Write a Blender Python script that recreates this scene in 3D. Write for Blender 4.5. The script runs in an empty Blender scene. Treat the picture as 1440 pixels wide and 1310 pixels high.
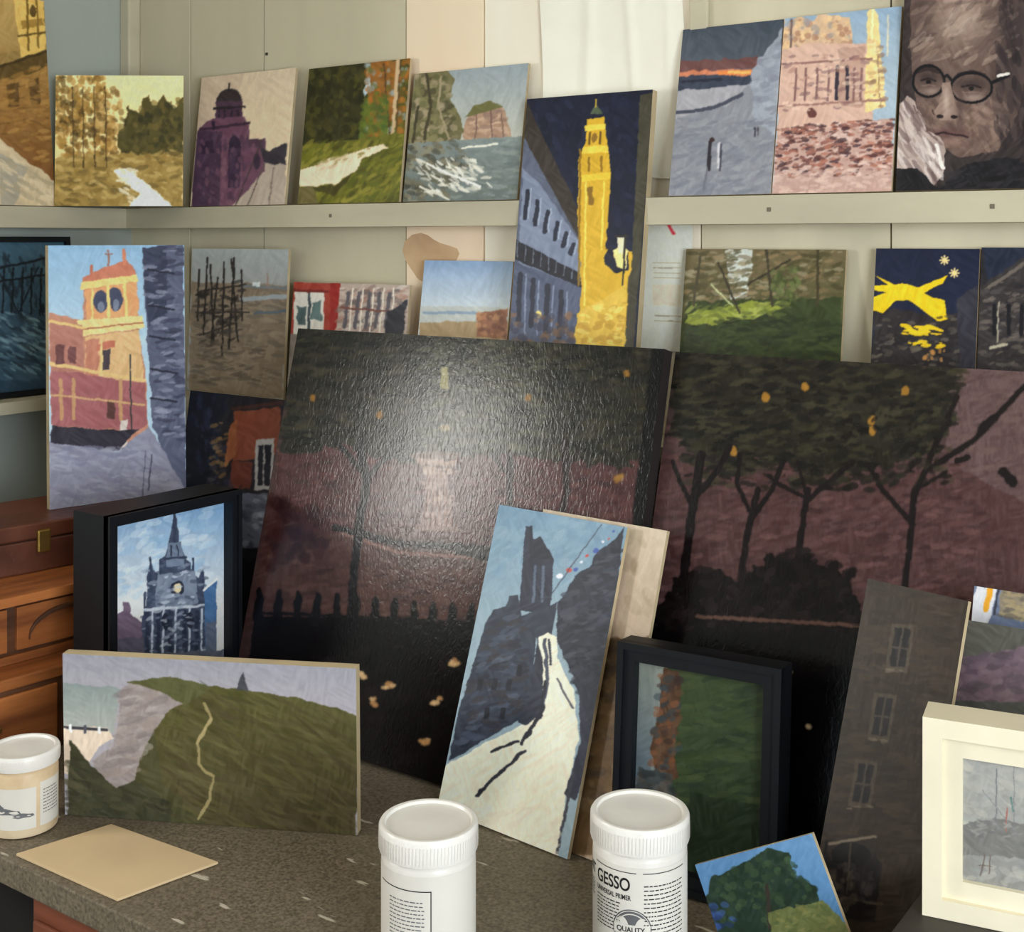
import bpy, numpy as np
from math import *
from mathutils import Matrix, Vector
# Every board: world x,y,z of its lower-left corner (m), width, yaw(deg), height, lean(deg), roll(deg),
# then its corners in image pixels of the camera view, used to draw its artwork.
UL=1.662;LL=1.306;CT=.863
S={
'A0':(.045,-.513,UL,.300,90,.400,5.3,0,[(-150,-35),(62,2),(78,290),(-133,285)]),
'A1':(.050,-.219,UL,.244,37.3,.252,2,0,[(74,104),(255,104),(257,290),(76,290)]),
'A2':(.235,-.045,UL,.258,0,.255,6.6,0,[(284,109),(416,95),(400,287),(267,290)]),
'A3':(.526,-.045,UL,.241,0,.250,6.9,0,[(435,97),(577,82),(561,284),(418,287)]),
'A4':(.775,-.045,UL,.238,0,.223,8.3,0,[(583,104),(743,88),(727,280),(566,284)]),
'A5':(1.290,-.053,UL,.160,0,.253,10.3,0,[(967,44),(1109,29),(1089,272),(944,276)]),
'A6':(1.452,-.053,UL,.168,0,.253,9.8,0,[(1110,28),(1275,11),(1258,269),(1091,272)]),
'A7':(1.626,-.053,UL,.300,0,.330,7.6,0,[(1275,-74),(1623,-120),(1615,261),(1260,268)]),
'B0':(.060,-.505,LL,.330,90,.298,5,0,[(-132,333),(97,333),(109,548),(-121,574)]),
'B1':(.373,-.453,1.1595,.241,76.9,.429,1,0,[(73,345),(265,345),(261,690),(70,717)]),
'B2':(.231,-.050,LL,.263,0,.274,3,0,[(271,350),(406,350),(398,562),(262,548)]),
'B3':(.503,-.050,LL,.276,0,.215,5.1,0,[(413,396),(576,401),(566,579),(403,562)]),
'B4':(.798,-.050,LL,.186,0,.259,8,0,[(597,366),(722,368),(704,593),(578,580)]),
'B5':(1.027,-.105,LL,.228,0,.520,7.5,0,[(741,139),(918,126),(886,621),(706,602)]),
'B6':(1.297,-.050,LL,.246,0,.281,8,0,[(965,350),(1190,352),(1175,641),(947,618)]),
'B7':(1.585,-.050,LL,.137,0,.283,8,0,[(1232,350),(1378,350),(1366,661),(1218,646)]),
'B8':(1.724,-.050,LL,.220,0,.285,8,0,[(1380,348),(1646,349),(1639,689),(1368,661)]),
'B9':(.335,-.200,CT+.002,.300,0,.460,8.8,0,[(268,550),(433,567),(391,957),(225,910)]),
'C1':(.703,-.372,.8695,.672,0,.604,14.5,0,[(419,462),(934,492),(851,1177),(322,1004)]),
'C2':(1.378,-.362,.8705,.750,0,.602,16,0,[(948,495),(1895,552),(1883,1494),(860,1173)]),
'D1':(.699,-.5865,CT+.0005,.245,90,.349,0,0,[(152,727),(344,690),(344,1010),(152,1080)]),
'D2':(.774,-.709,CT+.0005,.385,26.9,.208,-1.8,0,[(88,919),(501,941),(503,1175),(92,1145)]),
'D4':(1.151,-.420,CT+.002,.213,-5,.3915,18.3,0,[(707,711),(889,742),(804,1208),(626,1137)]),
'D4b':(1.216,-.409,CT+.002,.198,-5,.3915,18.3,0,[(774,719),(953,749),(871,1227),(678,1151)]),
'D5':(1.425,-.442,CT+.003,.197,5.4,.265,4.8,0,[(867,903),(1097,942),(1088,1295),(856,1231)]),
'D6':(1.675,-.490,CT+.002,.116,-12.9,.390,18.6,0,[(1220,815),(1363,846),(1267,1434),(1123,1361)]),
'D7':(1.793,-.452,CT+.005,.250,1,.350,18.5,0,[(1347,877),(1726,937),(1714,1518),(1305,1391)]),
'D7a':(1.794,-.405,CT+.002,.300,0,.376,17,0,[(1362,838),(1825,911),(1811,1537),(1318,1374)]),
'D8':(1.818,-.548,.9855,.220,11,.179,1,0,[(1303,1011),(1683,1067),(1682,1368),(1300,1287)]),
'D9':(1.640,-.560,CT+.001,.132,4,.115,8,26,[(975,1222),(1143,1176),(1209,1354),(1040,1393)]),
}
# ------------------------------------------------------------------ materials
def lin(c):
    c=np.clip(np.asarray(c,float)/255.,0,1)
    return np.where(c<=.04045,c/12.92,((c+.055)/1.055)**2.4)
def L4(c): return tuple(float(v) for v in lin(c))+(1.,)
def mat(name,col,rough=.6,var=.12,scale=12.,bump=.15,bscale=60.,stretch=(1,1,1),metal=0.,spec=.4,col2=None):
    m=bpy.data.materials.new(name);m.use_nodes=True
    nt=m.node_tree;n=nt.nodes;l=nt.links
    b=n['Principled BSDF'];b.inputs['Roughness'].default_value=rough;b.inputs['Metallic'].default_value=metal
    b.inputs['Specular IOR Level'].default_value=spec
    tc=n.new('ShaderNodeTexCoord');mp=n.new('ShaderNodeMapping');mp.inputs['Scale'].default_value=stretch
    l.new(tc.outputs['Object'],mp.inputs['Vector'])
    nz=n.new('ShaderNodeTexNoise');nz.inputs['Scale'].default_value=scale;nz.inputs['Detail'].default_value=6
    l.new(mp.outputs['Vector'],nz.inputs['Vector'])
    r=n.new('ShaderNodeValToRGB');a=L4(col)
    c2=L4(col2) if col2 else tuple(v*(1-2.2*var) for v in a[:3])+(1,)
    r.color_ramp.elements[0].position=.32;r.color_ramp.elements[0].color=c2
    r.color_ramp.elements[1].position=.62;r.color_ramp.elements[1].color=tuple(min(1,v*(1+var*.5)) for v in a[:3])+(1,)
    l.new(nz.outputs['Fac'],r.inputs['Fac']);l.new(r.outputs['Color'],b.inputs['Base Color'])
    if bump:
        nb=n.new('ShaderNodeTexNoise');nb.inputs['Scale'].default_value=bscale;nb.inputs['Detail'].default_value=5
        l.new(mp.outputs['Vector'],nb.inputs['Vector'])
        bp=n.new('ShaderNodeBump');bp.inputs['Strength'].default_value=bump;bp.inputs['Distance'].default_value=.004
        l.new(nb.outputs['Fac'],bp.inputs['Height']);l.new(bp.outputs['Normal'],b.inputs['Normal'])
    return m
def art_mat(name,rough=.42,spec=.25,bump=.1,stretch=(1,1,.6),bs=130,lo=.95,hi=1.05):
    m=bpy.data.materials.new(name);m.use_nodes=True
    nt=m.node_tree;n=nt.nodes;l=nt.links;b=n['Principled BSDF']
    b.inputs['Roughness'].default_value=rough;b.inputs['Specular IOR Level'].default_value=spec
    at=n.new('ShaderNodeAttribute');at.attribute_name='Col'
    tc=n.new('ShaderNodeTexCoord');mp=n.new('ShaderNodeMapping');mp.inputs['Scale'].default_value=stretch
    l.new(tc.outputs['Object'],mp.inputs['Vector'])
    nz=n.new('ShaderNodeTexNoise');nz.inputs['Scale'].default_value=bs;nz.inputs['Detail'].default_value=3;nz.inputs['Distortion'].default_value=1.2
    l.new(mp.outputs['Vector'],nz.inputs['Vector'])
    mr=n.new('ShaderNodeMapRange');mr.inputs['From Min'].default_value=.3;mr.inputs['From Max'].default_value=.7
    mr.inputs['To Min'].default_value=lo;mr.inputs['To Max'].default_value=hi
    l.new(nz.outputs['Fac'],mr.inputs['Value'])
    vm=n.new('ShaderNodeVectorMath');vm.operation='MULTIPLY'
    l.new(at.outputs['Color'],vm.inputs[0]);l.new(mr.outputs['Result'],vm.inputs[1])
    l.new(vm.outputs['Vector'],b.inputs['Base Color'])
    bp=n.new('ShaderNodeBump');bp.inputs['Strength'].default_value=bump;bp.inputs['Distance'].default_value=.0015
    l.new(nz.outputs['Fac'],bp.inputs['Height']);l.new(bp.outputs['Normal'],b.inputs['Normal'])
    return m
M_ART=art_mat('oil_paint_board')
M_CAN=art_mat('oil_paint_canvas',rough=.2,spec=.3,bump=.2,stretch=(1,1,.5),bs=170,lo=.88,hi=1.12)
M_BOARD=mat('board_edge',(196,176,140),.8)
M_CEDGE=mat('canvas_edge_dark',(34,26,26),.7)
M_BLACK=mat('black_frame_paint',(15,18,23),.5,bump=.05,spec=.25)
M_CREAM=mat('cream_frame_paint',(238,227,200),.5,.03,bump=.04)
M_WHITE=mat('white_plastic',(228,222,214),.35,.02,bump=.0)
M_LID=mat('white_lid_plastic',(236,231,224),.3,.02,bump=.0)
M_INK=mat('black_ink',(28,28,30),.6,bump=0)
M_GREY=mat('grey_ink',(110,110,112),.6,bump=0)
M_LABEL=mat('label_paper',(224,218,208),.6,.02,bump=0)
# ------------------------------------------------------------------ mesh builder
class MB:
    def __init__(s): s.v=[];s.f=[];s.m=[]
    def add(s,vs,fs,mi=0):
        o=len(s.v);s.v+= [tuple(p) for p in vs];s.f+=[tuple(i+o for i in f) for f in fs];s.m+=[mi]*len(fs)
    def box(s,x0,x1,y0,y1,z0,z1,mi=0):
        s.add([(x0,y0,z0),(x1,y0,z0),(x1,y1,z0),(x0,y1,z0),(x0,y0,z1),(x1,y0,z1),(x1,y1,z1),(x0,y1,z1)],
              [(0,3,2,1),(4,5,6,7),(0,1,5,4),(1,2,6,5),(2,3,7,6),(3,0,4,7)],mi)
    def lathe(s,prof,cx=0,cy=0,seg=64,mi=0):
        vs=[];k=len(prof)
        for i in range(seg):
            a=2*pi*i/seg
            for r,z in prof: vs.append((cx+r*cos(a),cy+r*sin(a),z))
        fs=[]
        for i in range(seg):
            j=(i+1)%seg
            for t in range(k-1): fs.append((i*k+t,j*k+t,j*k+t+1,i*k+t+1))
        s.add(vs,fs,mi)
    def obj(s,name,mats,M=None,bevel=0,smooth=False):
        me=bpy.data.meshes.new(name);me.from_pydata(s.v,[],s.f)
        for m in mats: me.materials.append(m)
        me.polygons.foreach_set('material_index',s.m)
        me.update()
        if smooth: me.polygons.foreach_set('use_smooth',[True]*len(me.polygons))
        ob=bpy.data.objects.new(name,me);bpy.context.collection.objects.link(ob)
        if M is not None: ob.matrix_world=M
        if bevel:
            b=ob.modifiers.new('bevel','BEVEL');b.width=bevel;b.segments=2;b.limit_method='ANGLE'
        return ob
def frameM(s):
    x,y,z,w,yaw,h,phi,r=s[:8];yaw,phi,r=radians(yaw),radians(phi),radians(r)
    Uh=Vector((cos(yaw),sin(yaw),0));n=Vector((sin(yaw),-cos(yaw),0))
    V0=Vector((0,0,cos(phi)))-sin(phi)*n
    U=Uh*cos(r)+V0*sin(r);V=V0*cos(r)-Uh*sin(r);Y=V.cross(U)
    M=Matrix.Identity(4)
    for i in range(3): M[i][0]=U[i];M[i][1]=Y[i];M[i][2]=V[i];M[i][3]=(x,y,z)[i]
    return M
# ------------------------------------------------------------------ painter (artworks -> vertex colours)
_r=np.random.RandomState(5);TAB=_r.rand(128,128)
def vn(x,y,s=0):
    x=x+s*17.3;y=y+s*31.7
    xi=np.floor(x).astype(int);yi=np.floor(y).astype(int);fx=x-xi;fy=y-yi
    fx=fx*fx*(3-2*fx);fy=fy*fy*(3-2*fy)
    g=lambda a,b:TAB[a%128,b%128]
    return (g(xi,yi)*(1-fx)+g(xi+1,yi)*fx)*(1-fy)+(g(xi,yi+1)*(1-fx)+g(xi+1,yi+1)*fx)*fy
def PP(s):
    if isinstance(s,str): return [tuple(float(t) for t in p.split(',')) for p in s.split()]
    return s
class Art:
    def __init__(s,q,seed=1,step=1.4,sub=(0,1,0,1),sa=35):
        step*=.85
        A=[];B=[]
        for (u,v),(x,y) in zip([(0,0),(1,0),(1,1),(0,1)],q):
            A+=[[u,v,1,0,0,0,-u*x,-v*x],[0,0,0,u,v,1,-u*y,-v*y]];B+=[x,y]
        h=np.linalg.solve(np.array(A,float),np.array(B,float))
        W=hypot(q[1][0]-q[0][0],q[1][1]-q[0][1])*(sub[1]-sub[0]);Hh=hypot(q[3][0]-q[0][0],q[3][1]-q[0][1])*(sub[3]-sub[2])
        s.nx=max(24,int(W/step));s.ny=max(24,int(Hh/step))
        u,v=np.meshgrid(np.linspace(sub[0],sub[1],s.nx),np.linspace(sub[2],sub[3],s.ny))
        u=u.ravel();v=v.ravel();d=h[6]*u+h[7]*v+1
        s.X=(h[0]*u+h[1]*v+h[2])/d;s.Y=(h[3]*u+h[4]*v+h[5])/d
        s.r=np.random.RandomState(seed);s.sd=seed
        s.jx=vn(s.X/9,s.Y/9,seed)-.5+.18*(vn(s.X/4,s.Y/4,seed+3)-.5)
        s.jy=vn(s.X/9,s.Y/9,seed+1)-.5+.18*(vn(s.X/4,s.Y/4,seed+4)-.5)
        # brush-stroke field: streaks in two crossing directions, patch-wise mixed
        def streak(ang,k):
            t=radians(ang);wx=s.X+6*vn(s.X/30,s.Y/30,seed+k);wy=s.Y+6*vn(s.X/30,s.Y/30,seed+k+1)
            return vn((wx*cos(t)+wy*sin(t))/16,(-wx*sin(t)+wy*cos(t))/3.2,seed+k+2)
        m=np.clip((vn(s.X/26,s.Y/26,seed+9)-.35)*4,0,1)
        s.st=(streak(sa,11)*m+streak(sa+75,15)*(1-m)-.5)*1.1
        s.c=np.zeros((len(u),3))+128
    def _p(s,m,col,var):
        s.c[m]=np.asarray(col,float)+(s.st[m]*var)[:,None]
    def bg(s,col,var=22): s._p(np.ones(len(s.X),bool),col,var);return s
    def inside(s,pts,j=4):
        pts=PP(pts);x=s.X+s.jx*j;y=s.Y+s.jy*j;m=np.zeros(len(x),bool);n=len(pts)
        for i in range(n):
            x1,y1=pts[i];x2,y2=pts[(i+1)%n]
            if y1==y2: continue
            m^=((y1>y)!=(y2>y))&(x<(x2-x1)*(y-y1)/(y2-y1)+x1)
        return m
    def poly(s,pts,col,j=4,var=20): s._p(s.inside(pts,j),col,var);return s
    def grad(s,pts,c1,c2,y0,y1,j=4,var=14):
        m=s.inside(pts,j) if pts else np.ones(len(s.X),bool)
        t=np.clip((s.Y[m]-y0)/(y1-y0),0,1)[:,None]
        s.c[m]=np.array(c1,float)*(1-t)+np.array(c2,float)*t+(s.st[m]*var)[:,None];return s
    def ell(s,cx,cy,rx,ry,col,j=3,var=14):
        x=s.X+s.jx*j;y=s.Y+s.jy*j
        s._p(((x-cx)/rx)**2+((y-cy)/ry)**2<1,col,var);return s
    def glow(s,cx,cy,rx,ry,col,k=.6):
        t=np.exp(-(((s.X-cx)/rx)**2+((s.Y-cy)/ry)**2))[:,None]*k
        s.c=s.c*(1-t)+np.array(col,float)*t;return s
    def line(s,pts,w,col,j=2,var=10):
        pts=PP(pts);x=s.X+s.jx*j;y=s.Y+s.jy*j;m=np.zeros(len(x),bool)
        for (x1,y1),(x2,y2) in zip(pts[:-1],pts[1:]):
            dx,dy=x2-x1,y2-y1;t=np.clip(((x-x1)*dx+(y-y1)*dy)/(dx*dx+dy*dy+1e-9),0,1)
            m|=(x-x1-t*dx)**2+(y-y1-t*dy)**2<(w/2.)**2
        s._p(m,col,var);return s
    def dabs(s,reg,n,cols,lx=6,ly=3,ang=0,spread=40,alpha=.6,j=2):
        pts=PP(reg);xs=[p[0] for p in pts];ys=[p[1] for p in pts]
        n=int(n*1.9);lx*=.78;ly*=.78
        def inn(a,b):
            m=False;k=len(pts)
            for i in range(k):
                x1,y1=pts[i];x2,y2=pts[(i+1)%k]
                if (y1>b)!=(y2>b) and a<(x2-x1)*(b-y1)/(y2-y1)+x1: m=not m
            return m
        x=s.X+s.jx*j;y=s.Y+s.jy*j;c=0;tr=0
        while c<n and tr<n*6:
            tr+=1
            a=s.r.uniform(min(xs),max(xs));b=s.r.uniform(min(ys),max(ys))
            if not inn(a,b): continue
            c+=1
            t=radians(ang+s.r.uniform(-spread,spread));k=s.r.uniform(.5,1.5)
            rm=max(lx,ly)*k+2
            idx=np.where((np.abs(x-a)<rm)&(np.abs(y-b)<rm))[0]
            if not len(idx): continue
            dx=x[idx]-a;dy=y[idx]-b
            uu=(dx*cos(t)+dy*sin(t))/(lx*k);vv=(-dx*sin(t)+dy*cos(t))/(ly*k)
            ii=idx[uu*uu+vv*vv<1]
            col=np.array(cols[s.r.randint(len(cols))],float)+s.r.uniform(-8,8)
            s.c[ii]=s.c[ii]*(1-alpha)+col*alpha
        return s
    def soften(s,k=.65):
        g=s.c.reshape(s.ny,s.nx,3)
        for _ in range(2):
            p=np.pad(g,((1,1),(1,1),(0,0)),mode='edge')
            b=(p[:-2,1:-1]+p[2:,1:-1]+p[1:-1,:-2]+p[1:-1,2:])/4
            g=g*(1-k*.6)+b*k*.6
        return g.reshape(-1,3)
def grid(art,x0,x1,z0,z1,y):
    xs=np.linspace(x0,x1,art.nx);zs=np.linspace(z1,z0,art.ny)
    X,Z=np.meshgrid(xs,zs);n=art.nx*art.ny
    v=np.stack([X.ravel(),np.full(n,y),Z.ravel()],1)
    i=np.arange(n).reshape(art.ny,art.nx)
    fa=np.stack([i[1:,:-1].ravel(),i[1:,1:].ravel(),i[:-1,1:].ravel(),i[:-1,:-1].ravel()],1)
    return v,fa
def picture(name,s,art,thick=.006,mats=None,inner=None,extra=None,bevel=0,picy=0.,gain=1.3):
    """one object: painted face (grid) + board/frame geometry given by extra(MB)"""
    w,h=s[3],s[5]
    x0,x1,z0,z1=inner if inner else (0,w,0,h)
    v,fa=grid(art,x0,x1,z0,z1,picy)
    mb=MB()
    if thick: mb.add([(x0,picy,z0),(x1,picy,z0),(x1,picy,z1),(x0,picy,z1),(x0,picy+thick,z0),(x1,picy+thick,z0),(x1,picy+thick,z1),(x0,picy+thick,z1)],
        [(0,4,5,1),(1,5,6,2),(2,6,7,3),(3,7,4,0),(4,7,6,5)],1)
    if extra: extra(mb)
    n0=len(v);V=np.concatenate([v,np.array(mb.v)]) if mb.v else v
    faces=fa.tolist()+[[i+n0 for i in f] for f in mb.f]
    me=bpy.data.meshes.new(name);me.from_pydata(V.tolist(),[],faces)
    mats=mats or [M_ART,M_BOARD]
    for m in mats: me.materials.append(m)
    me.polygons.foreach_set('material_index',[0]*len(fa)+mb.m)
    ca=me.color_attributes.new('Col','FLOAT_COLOR','POINT')
    c=np.ones((len(V),4));c[:n0,:3]=np.clip(lin(art.soften())*gain,0,.92)
    ca.data.foreach_set('color',c.astype(np.float32).ravel());me.update()
    ob=bpy.data.objects.new(name,me);bpy.context.collection.objects.link(ob);ob.matrix_world=frameM(s)
    return ob
def bars(w,h,b,y0,y1,mi):
    def f(mb):
        mb.box(0,b,y0,y1,0,h,mi);mb.box(w-b,w,y0,y1,0,h,mi);mb.box(b,w-b,y0,y1,0,b,mi);mb.box(b,w-b,y0,y1,h-b,h,mi)
    return f
Q=lambda k:S[k][8]
# ================================================================== ARTWORKS
# upper ledge -------------------------------------------------------
a=Art(Q('A0'),1).bg((140,114,66))
a.grad("-160,-40 30,-40 34,70 -160,110",(176,146,88),(150,120,70),-20,90)
a.poly("20,-10 62,-10 64,70 30,84 24,40",(206,170,92)).poly("30,30 60,26 62,36 30,42",(150,116,54),2).line("38,-5 40,72",3,(110,84,36)).line("52,-5 54,68",3,(120,92,40)).ell(46,16,5,9,(90,70,34)).line("26,52 64,46",3,(96,74,34))
a.poly("-160,100 0,94 68,72 72,110 0,128 -160,130",(84,66,34),3).line("0,94 68,72",4,(60,46,24))
a.grad("-160,124 0,118 70,94 78,262 0,200 -160,180",(146,110,58),(112,74,40),100,240)
for y in (118,134,150,166,182): a.line([(-20,y+12),(40,y+2),(76,y+20)],1.6,(104,74,38),3)
a.poly("10,120 26,116 28,150 12,154",(86,62,32),2).poly("40,112 54,108 58,146 44,148",(86,62,32),2)
a.dabs("0,110 70,90 76,240 0,180",50,[(158,118,62),(116,84,42),(170,130,70)],9,3,-10,15,.5)
a.poly("-160,180 0,196 78,256 80,292 -160,290",(186,168,136)).poly("0,214 40,238 20,292 0,292",(150,142,126)).dabs("0,205 78,262 78,288 0,288",26,[(196,180,150),(160,146,120)],12,3,30,12)
picture('street_corner_painting',S['A0'],a,gain=1.5)
a=Art(Q('A1'),2).grad(None,(244,222,160),(228,202,142),100,220)
a.dabs("72,105 140,105 160,170 165,230 80,240",170,[(126,88,34),(96,70,26),(154,116,50),(70,54,22),(176,136,66)],7,4,60,50)
a.dabs("130,106 170,130 165,190 130,180",40,[(200,164,100),(160,120,56),(110,84,40)],5,4,60,50)
a.poly("165,186 180,146 192,160 205,128 214,150 226,132 240,150 256,132 258,225 165,230",(74,66,30),9)
a.dabs("168,165 205,140 256,136 258,225 165,225",90,[(58,54,24),(84,76,34),(104,88,40),(46,44,22)],5,4,70,40)
a.poly("74,222 150,215 258,215 258,292 74,292",(150,122,62),6)
a.dabs("74,218 258,212 258,292 74,292",130,[(124,100,48),(172,144,82),(98,80,38),(190,162,100)],9,3,10,30)
a.poly("158,240 176,237 212,262 245,292 180,292 196,272 172,252",(252,246,228),4)
a.dabs("155,238 186,235 232,285 185,290",16,[(250,244,226),(226,206,170)],9,3,20,20)
for x in (98,112,128,144): a.line([(x,120),(x+4,235)],1.5,(66,50,24))
picture('woodland_stream_painting',S['A1'],a,gain=1.45)
a=Art(Q('A2'),3).grad(None,(206,186,160),(224,200,164),100,290)
a.poly("280,100 345,100 340,120 300,170 276,200",(196,174,150))
a.ell(322,142,19,18,(48,40,44)).poly("302,142 342,142 340,168 304,168",(70,48,66)).line("322,118 322,128",3,(40,34,40)).line("300,152 345,150",3,(36,30,38))
for x in (308,316,326,335): a.line([(x,155),(x,166)],2,(36,30,40),1)
a.poly("288,172 300,166 344,164 350,176 350,196 374,194 372,258 336,292 270,292 278,184",(104,70,88),2)
a.poly("278,184 312,184 308,292 268,292",(72,52,72),2).poly("284,200 300,198 300,214 284,216",(50,36,56)).ell(330,208,9,18,(46,36,56),1).poly("321,208 339,208 338,262 320,264",(60,44,66),2)
a.poly("350,196 374,194 373,206 350,208",(80,56,74),1).ell(361,226,5,12,(56,42,60),1)
a.line("282,182 350,172",4,(56,40,56)).line("300,172 300,180",5,(40,30,50)).dabs("275,190 370,196 340,285 270,290",40,[(124,86,100),(84,60,80),(60,46,66)],6,3,80,20,.5)
a.poly("366,204 380,212 404,198 402,236 372,232",(52,48,56)).poly("372,228 402,232 400,292 322,292 352,262 372,240",(176,160,146))
a.line("368,196 330,292",1.6,(60,50,50)).line("372,230 346,292",1.6,(90,78,74)).line("384,234 378,292",1.6,(120,104,96))
picture('domed_pavilion_painting',S['A2'],a,gain=1.4)
a=Art(Q('A3'),4).grad(None,(70,66,28),(120,116,36),90,290)
a.poly("432,90 520,88 516,200 420,220",(48,46,22),5).dabs("434,92 515,90 510,190 424,200",90,[(38,38,19),(62,58,26),(80,76,30)],7,5,80,40)
a.poly("516,88 524,86 520,130 512,136",(180,196,206)).poly("520,86 560,84 552,170 516,180",(140,92,40),5).dabs("515,86 577,84 572,190 512,190",90,[(180,108,38),(150,88,30),(104,84,34),(90,96,40),(150,164,170)],5,4,80,40)
a.line("560,84 552,195",5,(200,172,134)).line("563,84 557,195",1.5,(90,60,40)).line("540,90 548,190",2,(80,60,34))
a.dabs("512,130 545,130 545,200 505,205",50,[(70,92,40),(100,114,40)],6,4,60,40)
a.poly("422,205 500,196 572,186 568,284 416,288",(100,100,34),5)
a.dabs("422,200 572,190 564,286 418,288",160,[(84,88,30),(120,118,40),(70,70,28),(146,136,56)],10,3,-40,25)
a.poly("420,240 470,222 500,214 540,202 545,210 510,222 504,238 470,260 418,262",(238,214,184),5).dabs("440,230 530,205 500,225 450,240",14,[(140,130,70),(200,180,140)],6,2,-20,10).poly("430,262 470,262 500,240 470,276",(70,66,30))
a.poly("416,264 440,262 450,290 416,290",(110,100,60))
picture('forest_path_painting',S['A3'],a)
a=Art(Q('A4'),5,1.2).grad(None,(146,156,162),(188,188,176),92,200)
a.poly("583,98 632,98 640,112 632,140 648,166 652,185 640,205 568,210 576,150",(112,106,72),5)
a.dabs("583,104 628,104 640,170 640,200 572,205",90,[(92,92,58),(130,124,84),(150,136,104),(74,70,50),(168,152,124)],5,6,60,30,.6)
a.line("600,104 606,150 596,196",4,(70,64,46)).line("620,108 616,150 632,196",3,(160,146,116)).line("588,150 580,200",4,(66,60,44))
a.poly("650,190 656,166 664,152 690,144 708,152 716,176 719,192 700,197 655,200",(176,144,120),3).dabs("660,156 705,155 715,190 660,195",34,[(196,166,142),(140,112,100),(160,128,106)],3,8,85,12,.7)
a.poly("654,164 666,148 690,141 708,150 690,155 672,160",(110,108,66),2).line("670,160 668,196",2,(120,92,82)).line("690,156 692,194",2,(120,92,82)).line("704,160 708,192",2,(126,98,86))
a.grad("568,203 640,196 735,190 728,286 564,288",(128,138,136),(100,108,102),196,285,4)
a.dabs("566,206 640,200 660,230 620,284 564,284",80,[(84,82,68),(110,104,84),(66,64,54),(140,132,108)],8,4,25,30)
a.dabs("640,200 732,194 726,284 640,284",60,[(118,128,128),(140,148,144),(98,108,108)],12,2.5,0,12,.6)
a.dabs("585,225 672,220 690,262 600,276",46,[(238,234,222),(216,212,198),(190,190,178)],8,2.2,30,30,.8)
a.line("600,230 640,248 676,262",3,(240,236,226)).line("650,208 700,202",3,(226,222,208)).line("590,262 630,280",3,(214,210,196))
picture('sea_cliffs_painting',S['A4'],a,gain=1.25)
a=Art(Q('A5'),6).grad(None,(66,74,86),(90,96,106),30,110)
a.poly("955,98 1102,100 1090,108 955,112",(208,130,96),3).poly("960,88 1085,82 1100,96 960,102",(110,74,72),5).line("1018,104 1075,102",5,(250,140,70)).line("1030,103 1060,103",3,(255,190,110))
a.poly("956,108 1100,106 1096,125 956,130",(60,66,82)).line("965,116 1020,113",4,(40,44,58))
a.poly("956,128 1098,118 1092,278 944,280",(140,142,150),5).poly("956,128 1060,120 1030,150 990,156 952,170",(168,166,172)).line("955,160 1010,152 1050,134",5,(70,74,88))
a.poly("1064,100 1106,40 1106,100 1098,190 1066,170",(156,160,172),6).dabs("1066,100 1104,60 1100,190 1068,170",24,[(140,144,158),(170,174,184),(120,124,138)],5,9,80,20,.5)
a.dabs("956,165 1096,150 1090,278 946,278",100,[(128,130,140),(150,150,156),(118,122,134)],12,3,-20,20)
a.line("1004,200 1002,238",5,(44,40,48)).ell(1006,197,3,4,(60,40,40)).line("1017,202 1015,236",4,(210,206,210)).line("1019,204 1018,240",3,(60,60,76)).line("1068,180 1067,192",2.5,(60,60,70)).line("1072,180 1072,190",2,(70,60,70)).line("1000,238 994,268",3,(110,112,122)).line("1098,188 1108,170",2,(230,230,230))
picture('beach_dusk_painting',S['A5'],a,gain=1.15)
a=Art(Q('A6'),7,1.2).grad(None,(146,170,194),(168,186,200),10,100)
a.poly("1106,40 1130,24 1150,30 1160,22 1200,26 1206,70 1104,80",(214,180,146),5).dabs("1106,30 1200,25 1205,80 1104,90",60,[(236,200,150),(160,150,150),(170,120,96)],5,5,70,40)
a.poly("1104,72 1150,62 1225,64 1235,80 1232,170 1098,200",(216,178,160),4)
a.poly("1226,20 1233,10 1241,22 1244,70 1252,150 1222,160",(240,212,146),3).poly("1186,70 1222,68 1220,150 1184,150",(190,154,138))
a.line("1120,30 1118,68",3,(120,96,90)).line("1234,14 1232,60",3,(250,236,180)).line("1256,24 1254,80",2.5,(214,206,180)).line("1240,70 1244,150",2,(170,140,100)).dabs("1222,60 1244,60 1252,150 1222,158",22,[(206,170,120),(250,232,180),(150,116,96)],3,6,85,15)
for x in (1126,1140,1156,1172,1208,1218): a.line([(x,98),(x-2,142)],3,(136,98,96),1) 
a.line("1102,92 1232,84",3,(150,110,104)).line("1102,150 1250,142",3,(160,118,110)).line("1184,96 1182,140",5,(56,48,60),1).line("1198,96 1197,140",5,(56,48,60),1)
a.ell(1147,160,7,8,(104,64,60)).poly("1098,190 1262,165 1258,272 1092,276",(196,160,148),5)
a.dabs("1096,180 1262,168 1258,245 1094,250",300,[(96,58,54),(150,100,90),(222,194,184),(70,48,54),(176,112,92)],2.2,6,85,20,.75)
a.dabs("1096,240 1258,235 1256,270 1094,272",60,[(220,190,176),(186,150,140)],9,3,0,20)
a.dabs("1110,80 1225,74 1222,150 1110,160",50,[(232,202,182),(184,138,124),(140,104,104)],2.5,6,85,20)
picture('cathedral_square_painting',S['A6'],a,gain=1.15)
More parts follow.
